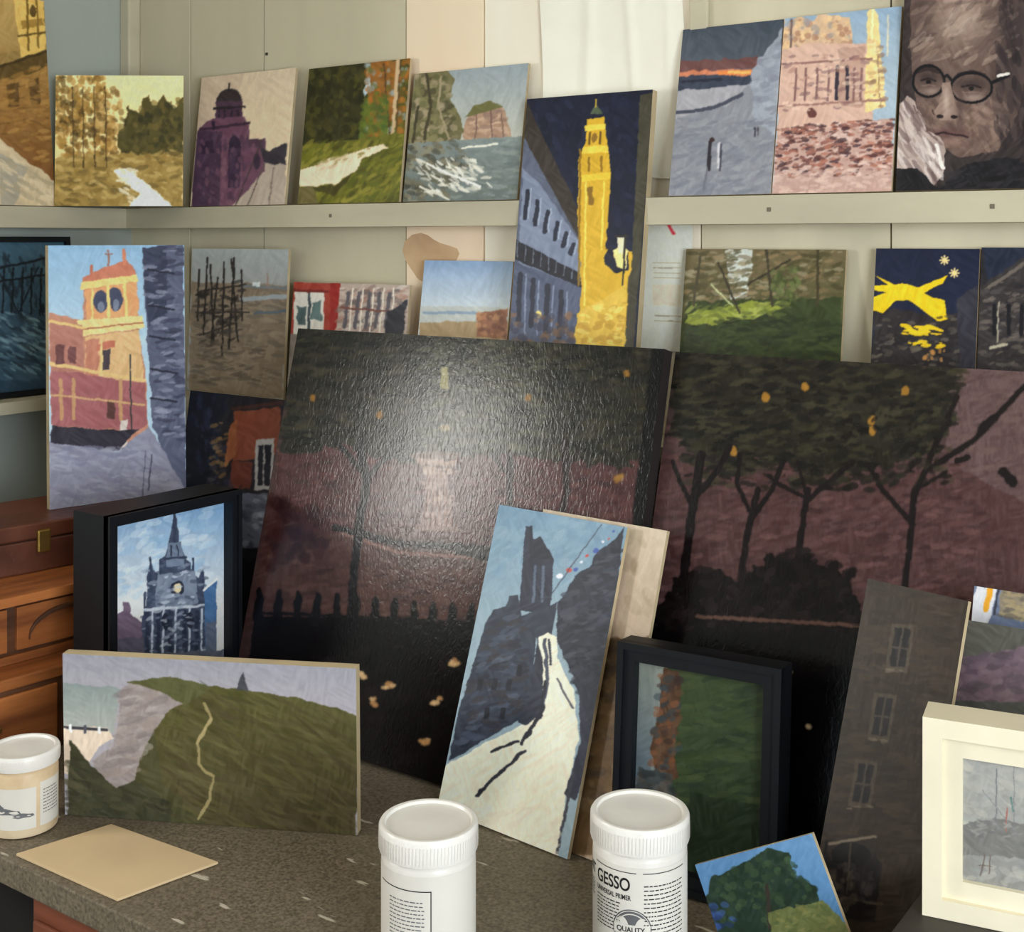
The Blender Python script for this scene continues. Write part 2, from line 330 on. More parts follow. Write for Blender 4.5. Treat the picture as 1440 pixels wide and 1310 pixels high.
# portrait: head leaning on a hand, round black glasses
a=Art(Q('A7'),8,1.0,sa=60).bg((52,44,44))
SK=[(104,84,76),(128,104,92),(84,66,60)]
a.poly("1284,-80 1408,-80 1440,-10 1446,90 1432,160 1404,212 1350,222 1306,196 1288,140 1280,60",(102,82,74),3,26)
a.glow(1352,20,40,44,(188,164,148),.75).glow(1296,30,16,50,(70,56,54),.6).glow(1425,60,26,110,(48,40,42),.85).glow(1340,150,20,26,(150,124,110),.5).glow(1385,172,24,22,(140,114,102),.6).glow(1300,150,16,24,(84,66,62),.6)
a.dabs("1290,-40 1420,-40 1430,84 1286,84",90,[(160,136,122),(96,78,72),(190,168,152),(72,58,56),(128,106,96)],15,4,-35,30,.32)
a.dabs("1292,140 1420,140 1400,212 1312,206",80,[(136,110,98),(86,66,62),(112,90,80),(164,138,124)],12,4,50,30,.3)
a.dabs("1405,-20 1445,-20 1440,200 1400,210",36,[(52,42,44),(80,66,64),(36,31,34)],16,5,78,12,.5)
for cx,cy,rx,ry in ((1306,114,22,22),(1366,123,29,21)):
    a.glow(cx,cy-6,rx*.9,10,(56,44,44),.8)
    a.line([(cx-rx*.6,cy-rx*.62),(cx,cy-rx*.8),(cx+rx*.65,cy-rx*.6)],5,(54,42,42),2)
    a.line([(cx-rx*.45,cy-1),(cx,cy-4),(cx+rx*.45,cy-1)],2.6,(30,24,26),1.5).ell(cx,cy+1,3.6,3,(22,18,20),1).line([(cx-rx*.4,cy+6),(cx+rx*.4,cy+6)],1.6,(120,98,90),2)
    a.glow(cx+4,cy+14,rx*.5,5,(170,148,136),.6)
    pts=[(cx+rx*cos(t*pi/12),cy+ry*sin(t*pi/12)) for t in range(25)]
    a.line(pts,3.6,(18,17,21),1,4);a.line(pts[14:20],4.6,(18,17,21),1,4)
a.line("1327,108 1332,105 1338,112",4,(18,17,21),1).line("1394,116 1418,106",4.5,(18,17,21),1).line("1404,107 1418,103",4,(222,214,206),2)
a.poly("1326,116 1336,114 1344,146 1352,158 1344,168 1322,168 1314,158 1322,140",(142,118,106),3,22).glow(1331,142,5,20,(196,174,160),.7).glow(1350,150,6,20,(70,54,52),.6)
a.ell(1322,163,5,2.6,(34,26,28),1).ell(1342,164,5,2.6,(34,26,28),1).line("1314,160 1312,154",2,(70,54,52))
a.glow(1334,186,26,7,(84,54,54),.75).line("1308,190 1326,186 1336,188 1362,192",2.6,(44,28,32),2).glow(1336,200,18,5,(150,116,108),.6).glow(1336,176,10,4,(84,66,62),.5)
a.poly("1262,150 1276,134 1288,142 1294,166 1304,184 1324,192 1330,214 1326,246 1308,268 1256,256",(176,156,148),3,30)
a.line("1272,140 1282,172 1300,196",3,(110,88,84),2).line("1286,148 1298,180 1318,196",2.4,(112,90,86),2).line("1266,158 1276,190 1292,214",3,(104,82,80),2)
a.dabs("1266,150 1286,145 1322,200 1322,250 1290,260 1262,230",44,[(224,212,206),(142,120,114),(200,182,174),(100,80,80)],15,3.5,62,14,.5)
a.line("1318,204 1326,236",5,(232,222,216),3)
a.poly("1250,238 1290,236 1322,266 1356,232 1410,222 1500,230 1500,320 1246,320",(28,26,30),4).dabs("1330,240 1440,230 1440,266 1330,268",20,[(44,40,44),(20,19,23)],16,4,-20,15)
a.poly("1444,-80 1500,-80 1500,240 1436,228 1440,150 1450,60",(46,38,39),5)
picture('portrait_painting',S['A7'],a,gain=1.15)
# lower ledge -------------------------------------------------------
a=Art(Q('B0'),9).grad(None,(56,84,100),(40,60,76),330,540)
a.dabs("-60,360 95,345 95,440 -60,440",70,[(26,36,46),(20,28,36),(60,84,98)],10,3,80,20)
for x in (8,22,36,50,64,80): a.line([(x,372),(x-3,480)],3,(16,22,28))
a.line("0,372 95,352",4,(20,26,34)).line("0,392 95,378",3,(16,22,28)).line("0,378 30,440 60,370",2,(16,22,28)).poly("-80,450 95,440 95,540 -80,540",(50,72,88),6)
a.dabs("-60,440 95,440 95,535 -60,535",90,[(90,120,134),(24,34,42),(30,44,56),(120,150,160)],12,2.5,25,15)
w,h=S['B0'][3],S['B0'][5]
picture('framed_pier_painting',S['B0'],a,mats=[M_ART,M_BOARD,M_BLACK],inner=(.01,w-.01,.01,h-.01),picy=.004,extra=bars(w,h,.01,-.004,.018,2),gain=1.6)
a=Art(Q('B1'),10,1.2).grad(None,(140,176,206),(180,204,220),345,480)
a.poly("72,440 120,452 124,400 136,384 160,374 182,366 198,384 200,470 208,540 210,600 190,628 74,602",(190,134,110),3)
a.poly("120,392 150,378 182,366 196,380 198,400 122,410",(196,122,98),3).line("134,374 134,388",4,(190,112,90)).line("180,352 180,372",5,(206,130,100)).line("158,352 158,374",3,(150,110,100)).line("153,358 163,357",2,(150,110,100))
a.poly("118,398 198,386 200,396 118,408",(236,204,130),2).poly("124,408 198,396 199,452 126,458",(222,160,110),3)
a.ell(146,424,10,16,(70,74,96)).ell(167,421,10,17,(70,74,96)).line("157,402 157,446",4,(240,206,130)).line("134,408 134,452",3,(240,206,130)).line("180,400 182,450",4,(240,206,130)).ell(146,432,5,8,(120,128,146)).ell(167,430,5,8,(120,128,146))
a.poly("112,452 204,444 206,462 114,474",(238,208,144),2).line("118,464 204,454",2,(170,110,80))
a.poly("124,474 200,464 206,560 150,572 122,560",(218,178,128),3).poly("124,480 142,476 140,560 124,556",(190,126,104)).poly("146,494 158,492 158,520 146,522",(70,60,66)).poly("140,484 164,480 164,490 140,494",(190,112,90)).line("146,480 146,560",3,(236,200,136))
a.poly("74,452 120,458 122,520 74,530",(174,118,104),3).line("74,452 122,462",4,(226,190,126)).line("74,512 206,536",5,(222,188,128)).poly("74,520 206,540 210,596 190,606 74,600",(160,98,100),4)
for x in (88,106,172): a.line([(x,535),(x,590)],5,(190,146,106))
a.poly("152,566 164,566 164,590 152,590",(90,60,56)).line("74,556 205,570",3,(200,160,116)).poly("82,486 94,486 94,512 82,512",(110,70,70)).poly("100,488 110,490 110,514 100,512",(110,70,70))
a.line("186,500 186,604",2,(60,60,60)).poly("170,592 180,590 180,630 170,632",(214,200,190))
a.poly("74,600 168,606 196,604 168,634 100,630 72,622",(52,48,58),3)
a.poly("70,622 168,636 210,600 236,640 262,690 68,718",(142,142,160),4).dabs("72,630 200,630 250,690 72,714",80,[(126,126,148),(160,160,174),(134,132,150)],14,3,5,20)
a.line("214,640 208,690",2,(80,80,98)).line("205,636 200,700",1.5,(90,90,108))
a.poly("206,348 264,345 262,690 238,650 216,600 210,480",(92,96,118),4).poly("206,348 240,346 238,440 212,460",(60,64,84)).dabs("210,350 262,348 262,640 225,600",80,[(70,72,94),(120,124,146),(54,56,74),(150,154,172)],3,10,85,15)
for y in (380,430,474,520,560): a.line([(214,y),(250,y+6)],3,(44,46,60))
picture('bell_tower_painting',S['B1'],a,thick=.012,gain=1.3)
a=Art(Q('B2'),11,1.2).grad(None,(160,166,166),(150,150,148),350,405)
a.poly("268,396 408,400 396,560 265,560",(132,116,98),5).dabs("268,400 408,402 396,545 268,545",100,[(118,104,88),(146,130,112),(104,96,86)],12,3,5,15)
a.line("340,402 406,404",4,(110,116,120)).poly("355,396 366,396 366,402 355,402",(200,204,204)).line("376,384 376,402",2,(150,120,110)).line("358,440 404,436",4,(90,100,108)).line("340,420 404,416",6,(150,156,160))
for x,y0,y1,t in ((286,362,470,6),(300,372,480,-4),(312,368,500,3),(322,362,490,8),(334,364,480,-8),(278,380,450,2),(296,390,486,10),(340,380,450,0)): a.line([(x+t,y0),(x,y1)],2.6,(48,42,40))
a.line("280,410 345,400",2.5,(52,46,42)).line("276,440 350,438",2.5,(60,52,48)).line("282,470 330,455",2.5,(56,48,44)).dabs("276,400 345,395 330,490 280,480",30,[(60,54,50),(40,36,36)],2.5,9,70,40)
a.dabs("270,480 380,480 380,540 270,540",30,[(84,72,62),(96,84,74)],10,2,0,20)
picture('beach_groynes_painting',S['B2'],a,gain=1.35)
a=Art(Q('B3'),12,1.2).bg((150,134,124))
a.poly("408,395 466,398 464,470 404,470",(150,60,48),2).poly("414,410 456,410 455,470 412,470",(206,200,190),2).line("435,410 434,470",4,(60,70,74)).poly("418,430 430,430 430,456 418,456",(74,90,90)).poly("438,424 452,424 452,450 438,450",(90,110,108))
a.line("408,408 462,410",4,(110,40,34)).poly("464,398 480,398 470,520 460,520",(140,40,34))
a.poly("478,398 580,400 565,520 468,520",(176,158,146),2).dabs("480,402 578,404 566,470 472,470",60,[(120,96,90),(200,190,180),(90,84,84),(160,120,104)],3,8,75,20)
for x in (490,505,520,534,548): a.line([(x,412),(x-6,460)],5,(90,84,90)).line([(x+6,405),(x,470)],2,(220,210,196))
a.line("480,432 565,440",3,(110,70,60)).poly("545,440 572,420 566,470 540,470",(50,50,56)).poly("400,470 570,470 560,560 400,560",(130,120,112))
picture('shop_street_painting',S['B3'],a,gain=1.4)
a=Art(Q('B4'),13).grad(None,(124,150,184),(204,212,216),365,440)
a.poly("590,430 722,432 715,480 590,480",(190,194,190),2).line("595,440 670,440",4,(140,160,180)).poly("590,452 715,450 715,560 585,560",(170,146,110))
a.poly("672,440 700,436 714,434 712,476 670,474",(150,100,74),2).poly("670,440 684,440 684,450 670,450",(176,120,86)).dabs("672,442 712,440 712,474 672,472",16,[(110,70,56),(190,140,100)],4,4)
picture('seaside_fort_painting',S['B4'],a,gain=1.4)
a=Art(Q('B5'),14,1.15).bg((26,30,50),10)
a.dabs("745,138 918,134 900,360 850,360 760,200",90,[(30,36,60),(22,26,44),(34,40,66)],10,5,60,40)
a.poly("742,160 760,210 830,345 822,400 810,490 700,600 700,300 722,240",(96,102,122),3)
a.poly("740,140 748,160 842,352 838,362 822,350 735,190",(60,52,46),2)
a.poly("735,236 760,260 822,350 812,400 728,380",(130,140,164),3)
for i,x in enumerate((742,756,770,784,796,806)): a.line([(x,268+i*15),(x-4,306+i*10)],6,(40,44,60)).line([(x+5,264+i*15),(x+1,306+i*10)],2,(170,180,200))
a.poly("724,336 820,386 818,404 722,364",(36,36,46),2)
for i in range(9): a.line([(728+i*11,340+i*5.4),(727+i*11,362+i*4.2)],1.5,(110,116,130))
a.poly("722,366 818,404 812,480 716,480",(84,92,116),3)
for i,x in enumerate((732,750,770,790)): a.line([(x,386+i*8),(x-3,450+i*8)],7,(44,46,62)).line([(x+8,386+i*8),(x+5,470)],2,(140,150,176))
a.ell(757,442,4,5,(255,220,130)).dabs("716,440 812,440 812,484 712,484",30,[(110,80,60),(60,60,80),(140,100,70)],6,5)
a.poly("826,166 850,164 854,200 860,250 852,350 892,352 890,500 880,600 808,600 812,480 818,400 812,300 814,220 824,200",(224,178,50),3)
a.poly("830,160 838,146 848,160",(84,96,74),1.5).line("838,140 838,150",2,(200,170,60)).poly("822,176 852,174 852,182 822,184",(250,214,80),1).poly("820,206 855,204 856,214 818,216",(250,214,80),1).poly("814,246 858,242 858,252 814,256",(246,206,66),1)
a.line("830,186 829,202",3,(110,80,30)).line("844,186 844,202",3,(110,80,30)).ell(836,194,4,7,(150,110,40)).line("828,222 828,240",3,(150,110,30)).line("846,220 846,240",3,(150,110,30)).poly("826,262 834,262 834,288 826,288",(140,104,34)).line("816,210 814,400",3,(150,112,28)).line("824,256 822,430",2.5,(250,220,96)).line("850,256 846,350",3,(250,220,90))
a.poly("850,362 858,344 866,352 884,350 884,380 866,384 850,372",(30,32,50),3).poly("862,352 876,346 884,352 880,378 868,376",(250,232,150),3)
a.poly("868,334 880,334 876,356 870,356",(244,236,200),1).line("880,330 874,440",3,(50,46,40)).line("866,332 884,332",2,(60,50,40)).poly("884,390 900,350 890,488 880,488",(80,72,56),2)
a.poly("812,440 882,400 880,490 808,490",(230,190,74),4).dabs("812,440 880,420 880,490 810,490",26,[(250,226,120),(200,150,50)],8,4,0,40)
a.poly("900,134 920,131 888,520 876,520 888,380",(70,66,52),2)
picture('night_clock_tower_painting',S['B5'],a,thick=.014,gain=1.1)
a=Art(Q('B6'),15).grad(None,(110,96,66),(60,66,34),352,500)
a.poly("1020,352 1060,352 1050,420 1028,420",(200,204,196),5).dabs("965,354 1185,354 1182,430 962,430",170,[(110,92,66),(144,120,84),(80,74,44),(156,144,116),(66,62,36)],3,9,85,20)
a.poly("965,425 1185,418 1180,520 955,520",(52,62,30),5).poly("965,440 1060,424 1100,432 1060,446 1000,456 965,456",(140,148,56),5)
a.dabs("962,450 1182,436 1180,510 958,500",90,[(40,50,26),(64,74,34),(34,42,24)],12,3,0,15).dabs("970,430 1110,425 1100,445 970,450",34,[(176,180,90),(116,124,50),(90,100,44)],9,2.5)
a.line("1052,400 1112,365",3,(50,46,30)).line("1010,370 1040,440",3,(54,48,34)).line("1078,352 1086,430",4,(60,54,38)).line("1150,352 1150,430",4,(64,56,36)).dabs("1085,380 1125,376 1120,424 1088,424",26,[(100,112,60),(70,80,40)],4,6)
a.line("985,360 975,430",3,(70,62,44)).line("1000,400 1030,430",2,(200,206,150))
a.poly("950,500 1180,505 1178,660 940,660",(44,52,28))
picture('woodland_glade_painting',S['B6'],a,gain=1.2)
a=Art(Q('B7'),16,1.2).bg((28,34,58),10)
a.poly("1230,430 1300,440 1378,440 1378,640 1210,640",(46,40,42),6)
Yc=(250,206,30)
a.poly("1228,386 1250,402 1268,398 1292,404 1334,386 1326,398 1300,412 1286,414",Yc,2).poly("1228,402 1262,400 1290,408 1310,418 1328,422 1332,450 1318,452 1300,438 1276,422 1258,424 1242,440 1228,438",Yc,2).poly("1228,408 1246,412 1228,418",(28,34,58),1)
a.dabs("1228,445 1376,445 1376,520 1225,520",70,[(90,80,70),(60,56,60),(120,110,96),(30,28,34)],3,7,85,20).dabs("1272,458 1330,462 1324,472 1272,470",12,[Yc],9,2.6,5,12,.95).dabs("1275,480 1330,482 1326,488 1280,487",7,[Yc],7,2.2,5,12,.9).dabs("1300,492 1330,492 1330,520 1300,520",6,[(230,160,80)],3,4)
for cx,cy in ((1328,366),(1342,384)):
    for k in range(4): a.line([(cx-6*cos(k*.785),cy-6*sin(k*.785)),(cx+6*cos(k*.785),cy+6*sin(k*.785))],2.4,(250,220,150),.5)
a.poly("1345,420 1378,400 1378,520 1350,520",(52,50,60),4)
picture('street_lights_painting',S['B7'],a,gain=1.1)
a=Art(Q('B8'),17).bg((40,38,44))
a.poly("1380,345 1500,345 1500,370 1440,366 1390,400",(36,42,62)).poly("1376,405 1440,360 1600,340 1600,660 1370,660",(58,52,52),4)
a.line("1385,408 1440,370",5,(110,100,92)).line("1380,440 1445,420",4,(96,86,80)).dabs("1380,410 1440,380 1440,518 1378,515",90,[(80,72,70),(40,36,40),(120,108,98),(60,54,56)],3,8,80,20)
for x in (1398,1418,1436): a.line([(x,430),(x,470)],6,(24,22,28))
a.line("1392,488 1415,484",4,(196,186,160)).line("1404,425 1402,480",2,(180,170,150))
picture('dark_townhouse_painting',S['B8'],a,gain=1.05)
a=Art(Q('B9'),18).bg((24,26,40),10)
a.poly("318,560 350,556 396,560 396,720 376,700 300,700 306,610",(34,30,36),4).poly("330,580 394,574 396,640 330,650 326,610",(132,70,48),4).line("328,576 396,568",5,(70,40,34)).poly("322,600 334,590 332,640 316,660",(150,88,54))
a.poly("360,620 386,618 384,690 358,690",(184,180,178),2).poly("364,628 382,626 380,684 362,684",(28,26,34),1).line("372,626 370,686",2,(180,174,172)).poly("326,650 356,650 352,690 322,690",(106,54,40),3)
a.dabs("270,560 320,556 310,660 268,660",30,[(36,40,62),(18,20,32),(50,56,82)],8,4,70,20).dabs("300,600 320,590 315,690 296,690",20,[(120,90,60),(60,50,60),(160,120,70)],3,6,80,20)
a.poly("330,696 400,694 392,780 322,780",(100,104,120),4).dabs("330,700 396,698 390,775 326,775",30,[(150,154,166),(84,86,104),(60,60,76)],6,4,20,30)
a.poly("220,770 420,770 420,900 220,900",(30,27,33)).dabs("262,650 350,690 340,760 262,760",30,[(60,58,80),(20,20,30)],8,4)
picture('night_houses_painting',S['B9'],a,thick=.012,gain=1.)
# big dark canvases -------------------------------------------------
DK=[(36,33,26),(26,25,21),(50,47,34),(20,19,18),(62,57,40)]
a=Art(Q('C1'),20,1.9,sa=85).grad(None,(46,38,32),(70,48,46),470,640)
a.poly("395,620 930,650 900,800 860,900 360,870",(80,48,48),6).dabs("395,610 925,630 900,790 380,770",280,[(64,40,40),(96,58,56),(52,33,35),(108,68,64)],3,11,88,12,.55)
a.poly("380,690 480,740 700,770 890,760 850,900 360,850",(76,49,45),5)
a.poly("404,455 945,490 925,620 880,660 700,640 560,650 480,625 396,640",(39,36,28),14)
a.dabs("404,462 945,495 925,625 880,655 700,635 560,645 480,620 398,635",560,DK,3.6,14,88,14,.7)
a.dabs("590,470 770,480 760,640 590,640",120,[(88,88,66),(70,70,54),(100,98,76)],3,11,88,12,.5)  # paler dabs: glossy window glare painted into the tree crown
for x,y in ((880,526),(533,584),(866,674),(742,560),(872,672),(440,560)): a.ell(x,y,4.5,5.5,(150,106,44))
a.poly("619,518 628,516 631,548 617,548",(150,140,90),3).ell(625,602,8,4,(130,112,72))
TK=(21,16,17)
a.line("505,620 515,680 500,760 492,880",12,TK).line("512,668 490,640 470,620",7,TK).line("514,672 545,640 560,615",7,TK)
a.line("716,640 716,710 712,730",9,(36,26,27)).line("792,620 796,690 790,720",9,(36,26,27)).line("716,670 690,640",5,(36,26,27)).line("795,660 815,632",5,(36,26,27))
a.ell(612,640,38,6,(104,84,74),2).poly("582,644 642,648 630,668 598,668",(150,122,108),3).poly("600,668 628,670 636,742 590,740",(136,104,94),3).poly("584,736 642,740 644,748 582,746",(120,92,84),2)
for x in (600,607,614,621,629): a.line([(x,674),(x-2+(x-614)*.2,738)],2,(84,60,56))
a.line("588,654 640,658",3,(90,68,62)).dabs("590,644 638,648 632,740 594,738",20,[(164,138,122),(104,78,72)],2.5,8,85,15)
a.line("470,740 560,764 700,772 860,770",9,(25,18,19)).line("480,748 560,776 700,786",4,(132,94,84)).poly("640,762 690,768 690,790 640,778",(24,18,19))
a.poly("470,745 560,790 860,800 850,900 365,880 380,790",(84,56,50),5).dabs("380,780 860,800 850,880 370,870",140,[(72,48,44),(98,68,60),(56,37,35)],13,3,3,12,.55)
a.line("505,745 498,800 492,880",12,TK)
a.dabs("385,700 470,720 460,780 378,800",60,[(48,27,29),(66,36,36)],9,8,40,50,.55)
a.poly("360,862 520,868 700,880 870,900 830,1190 340,1040",(13,10,11),4,7)
for i in range(19):
    x=366+i*27;y=838+i*2.2;a.line([(x,y),(x-5,y+60)],11,(13,9,11),4)
    a.ell(x,y-3,4.5,11,(14,11,12))
a.line("365,858 880,886",4,(17,13,14)).dabs("360,900 850,930 820,1120 345,1030",90,[(21,15,16),(9,7,8),(26,18,19)],6,16,88,20,.6)
for x,y in ((513,948),(548,962),(530,984),(612,985),(598,1040),(655,965),(640,930)): a.dabs([(x-7,y-5),(x+7,y-5),(x+7,y+5),(x-7,y+5)],2,[(220,180,130),(190,140,90)],7,4,10,25,1)
a.poly("917,490 948,492 905,800 850,1200 820,1190 880,800",(14,12,13),3,6)
picture('garden_dusk_canvas',S['C1'],a,thick=.022,mats=[M_CAN,M_CEDGE],gain=.9)
a=Art(Q('C2'),21,1.9,sa=85).grad(None,(48,40,36),(84,60,60),480,680)
a.poly("1335,500 1600,520 1600,800 1330,790",(100,77,76),10).dabs("1330,520 1440,524 1440,800 1325,800",70,[(112,86,84),(88,66,66),(120,94,90)],4,14,86,10,.45)  # purple-grey veil: window reflection painted into the canvas colour
a.poly("930,640 1340,655 1600,800 1600,880 900,880",(82,55,54),6).dabs("935,600 1340,620 1440,860 910,850",350,[(68,46,46),(94,66,64),(58,40,41),(108,76,74)],3.6,12,88,12,.55)
a.poly("948,490 1345,518 1335,600 1300,640 1180,670 1020,650 940,610",(38,34,27),22)
a.dabs("948,495 1350,520 1330,600 1290,655 1240,625 1180,690 1100,650 1020,670 942,610",520,DK,3.6,14,88,14,.7)
a.dabs("1120,560 1240,560 1230,690 1110,690",70,DK,5,11,88,20,.7).dabs("960,600 1100,610 1090,690 960,680",50,DK,4,13,88,20,.7)
for x,y in ((1131,545),(1272,552),(1225,592),(1226,606),(1030,636),(1075,560)): a.ell(x,y,5.5,7,(166,118,46))
BK=(23,17,18)
a.line("985,640 975,700 962,800 955,905",13,BK).line("978,700 1010,660 1025,630",8,BK).line("975,720 955,680 945,650",6,BK)
a.line("1065,690 1048,760 1035,870",10,BK).line("1050,740 1085,690 1100,650",7,BK).line("1052,720 1035,680 1040,640",6,BK)
a.line("1135,690 1125,760 1115,830",9,BK).line("1130,700 1090,680 1080,670",6,BK).line("1134,706 1175,670 1200,650",7,BK).line("1133,700 1120,650",5,BK)
a.line("1285,690 1280,760 1272,830",9,BK).line("1284,740 1240,690 1220,655",7,BK).line("1286,700 1310,640 1345,560",8,BK).line("1300,665 1370,620 1440,545",8,BK).line("1380,605 1398,590",13,BK).line("1410,665 1424,680",14,BK).line("1345,650 1360,645",8,BK).line("1290,690 1330,665",5,BK)
a.dabs("1210,560 1330,560 1340,680 1240,690",60,DK,4,9,60,40,.65)
a.poly("950,820 1010,800 1040,825 1080,780 1130,790 1180,800 1210,850 1230,900 900,905",(20,15,15),14).dabs("960,800 1040,810 1120,772 1200,806 1205,880 940,890",130,[(18,14,14),(32,22,22)],6,10,80,40,.8)
a.line("980,868 1440,895",5,(104,74,64)).line("1200,880 1440,900",3,(58,42,38))
a.poly("900,885 1240,900 1600,930 1600,1500 830,1300",(13,10,11),4,7)
for i in range(14): a.line([(930+i*26,880+i*3),(924+i*26,945+i*3)],10,(12,9,10),4)
for x,y in ((1110,950),(1110,1020),(1135,1020),(980,985)): a.dabs([(x-4,y-4),(x+4,y-4),(x+4,y+4),(x-4,y+4)],1,[(220,190,150)],4,3,10,25,1)
picture('garden_trees_canvas',S['C2'],a,thick=.022,mats=[M_CAN,M_CEDGE],gain=.9)
# worktop pictures ---------------------------------------------------
w,h=S['D1'][3],S['D1'][5];b=.016
a=Art(Q('D1'),22,1.0,(b/w,1-b/w,b/h,1-b/h)).grad(None,(116,152,188),(212,210,208),715,860)
a.dabs("160,735 320,710 320,830 160,850",80,[(130,164,194),(156,184,206),(184,200,212),(204,210,214)],12,5,-20,25,.4)
BL=(62,70,90);BM=(104,116,136)
a.poly("258,742 261,718 265,742 269,772 277,790 284,796 286,812 296,818 300,806 304,820 306,870 320,872 322,930 212,930 214,872 220,866 222,806 226,792 230,806 238,812 240,790 248,786 252,770",BL,2)
a.line("261,716 261,800",4,(50,58,76)).poly("252,768 271,766 275,800 248,802",BM,2).line("247,790 278,788",3,(46,54,72)).line("256,772 256,786",2,(40,46,60)).line("265,771 266,786",2,(40,46,60))
for x,y in ((226,796),(240,800),(288,798),(302,816),(218,846),(312,850)): a.line([(x,y-8),(x,y+26)],3,(50,58,78),1)
a.poly("236,812 292,808 296,860 232,864",(116,126,144),3).ell(265,832,10,11,(40,44,58)).ell(265,832,6,7,(206,190,150))
for x in (222,238,256,276,294,310): a.line([(x,866),(x-1,924)],6,(44,50,68)).line([(x+7,862),(x+6,926)],3,(176,184,198))
a.ell(248,880,6,12,(36,40,54)).ell(284,878,6,12,(36,40,54))
a.line("218,862 314,857",4,(184,190,200)).dabs("218,800 310,800 318,925 214,925",90,[(144,154,172),(54,62,82),(196,202,212),(86,96,118)],2.4,6,85,20)
a.poly("304,836 322,822 322,930 306,930",(70,104,146),2).poly("306,884 322,878 322,930 306,930",(90,100,120)).line("304,836 322,820",3,(220,220,220))
a.poly("166,870 172,858 178,868 186,862 186,850 196,852 198,866 214,880 214,930 166,930",(108,90,108),3).poly("158,905 216,900 216,1000 158,1000",(84,80,96)).poly("150,926 360,920 360,1100 150,1100",(90,94,108))
def fr1(mb):
    bars(w,h,b,0,.078,2)(mb);bars(w,h,.007,-.004,.01,2)(mb);mb.box(.004,w-.004,.066,.077,.004,h-.004,2)
picture('framed_church_painting',S['D1'],a,thick=.004,mats=[M_ART,M_BOARD,M_BLACK],inner=(b,w-b,b,h-b),picy=.02,extra=fr1,gain=1.45)
a=Art(Q('D2'),23,1.2,sa=25).grad(None,(150,150,160),(168,162,170),920,985)
a.grad("85,960 170,968 160,1030 85,1020",(136,146,144),(164,168,162),965,1015)
a.poly("84,1020 150,1022 160,1040 140,1050 110,1100 84,1080",(226,206,186),4).line("86,1022 150,1026",4,(60,60,66)).line("100,1020 100,1028",4,(240,240,240)).line("120,1021 120,1029",4,(80,80,90)).line("140,1023 140,1030",4,(230,230,230))
G1=(74,72,46)
a.poly("180,964 240,955 330,970 345,972 430,984 506,1008 500,1180 95,1150 100,1040 130,1080 170,1100",G1,4)
a.grad("215,956 330,968 430,984 506,1008 500,1180 300,1170 230,1100 215,1020",(86,84,46),(76,68,46),960,1170,4,22)
a.dabs("240,965 340,975 500,1010 498,1170 260,1165 230,1040",150,[(96,92,54),(66,64,38),(82,72,46),(106,98,64),(76,64,46)],30,3,28,20,.35)
a.poly("170,968 180,960 215,958 262,990 240,996 215,1030 200,1060 190,1095 165,1110 140,1100 130,1070 160,1050 168,1010",(150,138,136),4,26)
a.dabs("172,970 240,975 210,1030 190,1090 150,1090 165,1040",60,[(170,158,154),(126,116,116),(150,136,130)],5,14,75,20,.5)
a.poly("175,958 240,952 300,966 262,992 225,972",(88,88,54),3).poly("98,1040 130,1078 165,1108 190,1096 240,1130 240,1160 95,1150",(64,64,46),4)
a.dabs("100,1060 160,1110 240,1130 230,1155 98,1145",60,[(72,70,52),(54,54,40),(84,80,58)],14,4,25,25,.5)
a.line("288,990 297,1012 278,1046 280,1075 300,1092 296,1125 280,1150",4,(150,136,94),4).line("296,1012 278,1046",4,(166,150,106),3)
a.poly("333,970 338,952 342,946 350,972",(70,70,76),1.5)
picture('clifftop_landscape_painting',S['D2'],a,thick=.016,mats=[M_ART,M_BOARD],gain=1.1)
a=Art(Q('D4'),24,1.05,sa=70).grad(None,(110,142,166),(146,166,178),712,880)
a.dabs("708,715 882,738 850,830 700,860",60,[(126,154,174),(140,164,180),(112,144,168)],12,6,-30,30,.4)
NV=(46,52,66)
a.poly("744,742 750,742 750,758 760,762 778,776 784,790 782,840 776,870 736,862",(40,44,60),1.5).poly("755,762 766,756 784,790 754,788",(30,34,48),1.5).line("752,742 752,790",4,(30,34,48))
a.line("758,800 756,850",4,(84,96,116)).line("770,800 768,850",4,(84,96,116))
a.poly("690,880 700,862 718,858 722,842 734,842 740,870 770,862 790,850 782,900 772,930 760,900 752,1010 730,1020 690,1045 640,1075 655,1000",NV,3)
a.poly("884,740 872,760 846,776 836,800 815,812 800,840 790,850 788,905 815,960 840,1050 862,960",(40,44,56),3)
a.dabs("690,880 740,870 750,1000 650,1060",90,[(60,68,86),(34,38,50),(76,84,100),(52,46,50)],3.5,10,80,20,.65).dabs("880,760 800,840 795,900 840,1020 862,930",110,[(54,58,72),(30,34,44),(70,70,80)],3.5,10,80,20,.65)
for x,y in ((680,960),(700,960),(720,960),(690,1000),(712,1000),(735,940)): a.poly([(x,y),(x+7,y),(x+5,y+16),(x-2,y+16)],(24,26,36),1)
for i in range(9): a.dabs([(792+i*9.5,812-i*9),(797+i*9.5,812-i*9),(797+i*9.5,822-i*9),(792+i*9.5,822-i*9)],1,[[(220,220,230),(190,70,60),(60,80,150)][i%3]],3.2,4.2,60,20,1)
a.line("690,880 780,842 852,738",1.2,(60,64,76))
a.poly("764,900 776,893 788,900 790,930 812,975 820,1040 800,1130 790,1225 600,1180 636,1080 690,1050 740,1024 752,1000 762,940",(238,230,208),3)
a.poly("762,905 770,935 768,1010 745,1025 735,1020 750,990",(44,48,60),2)
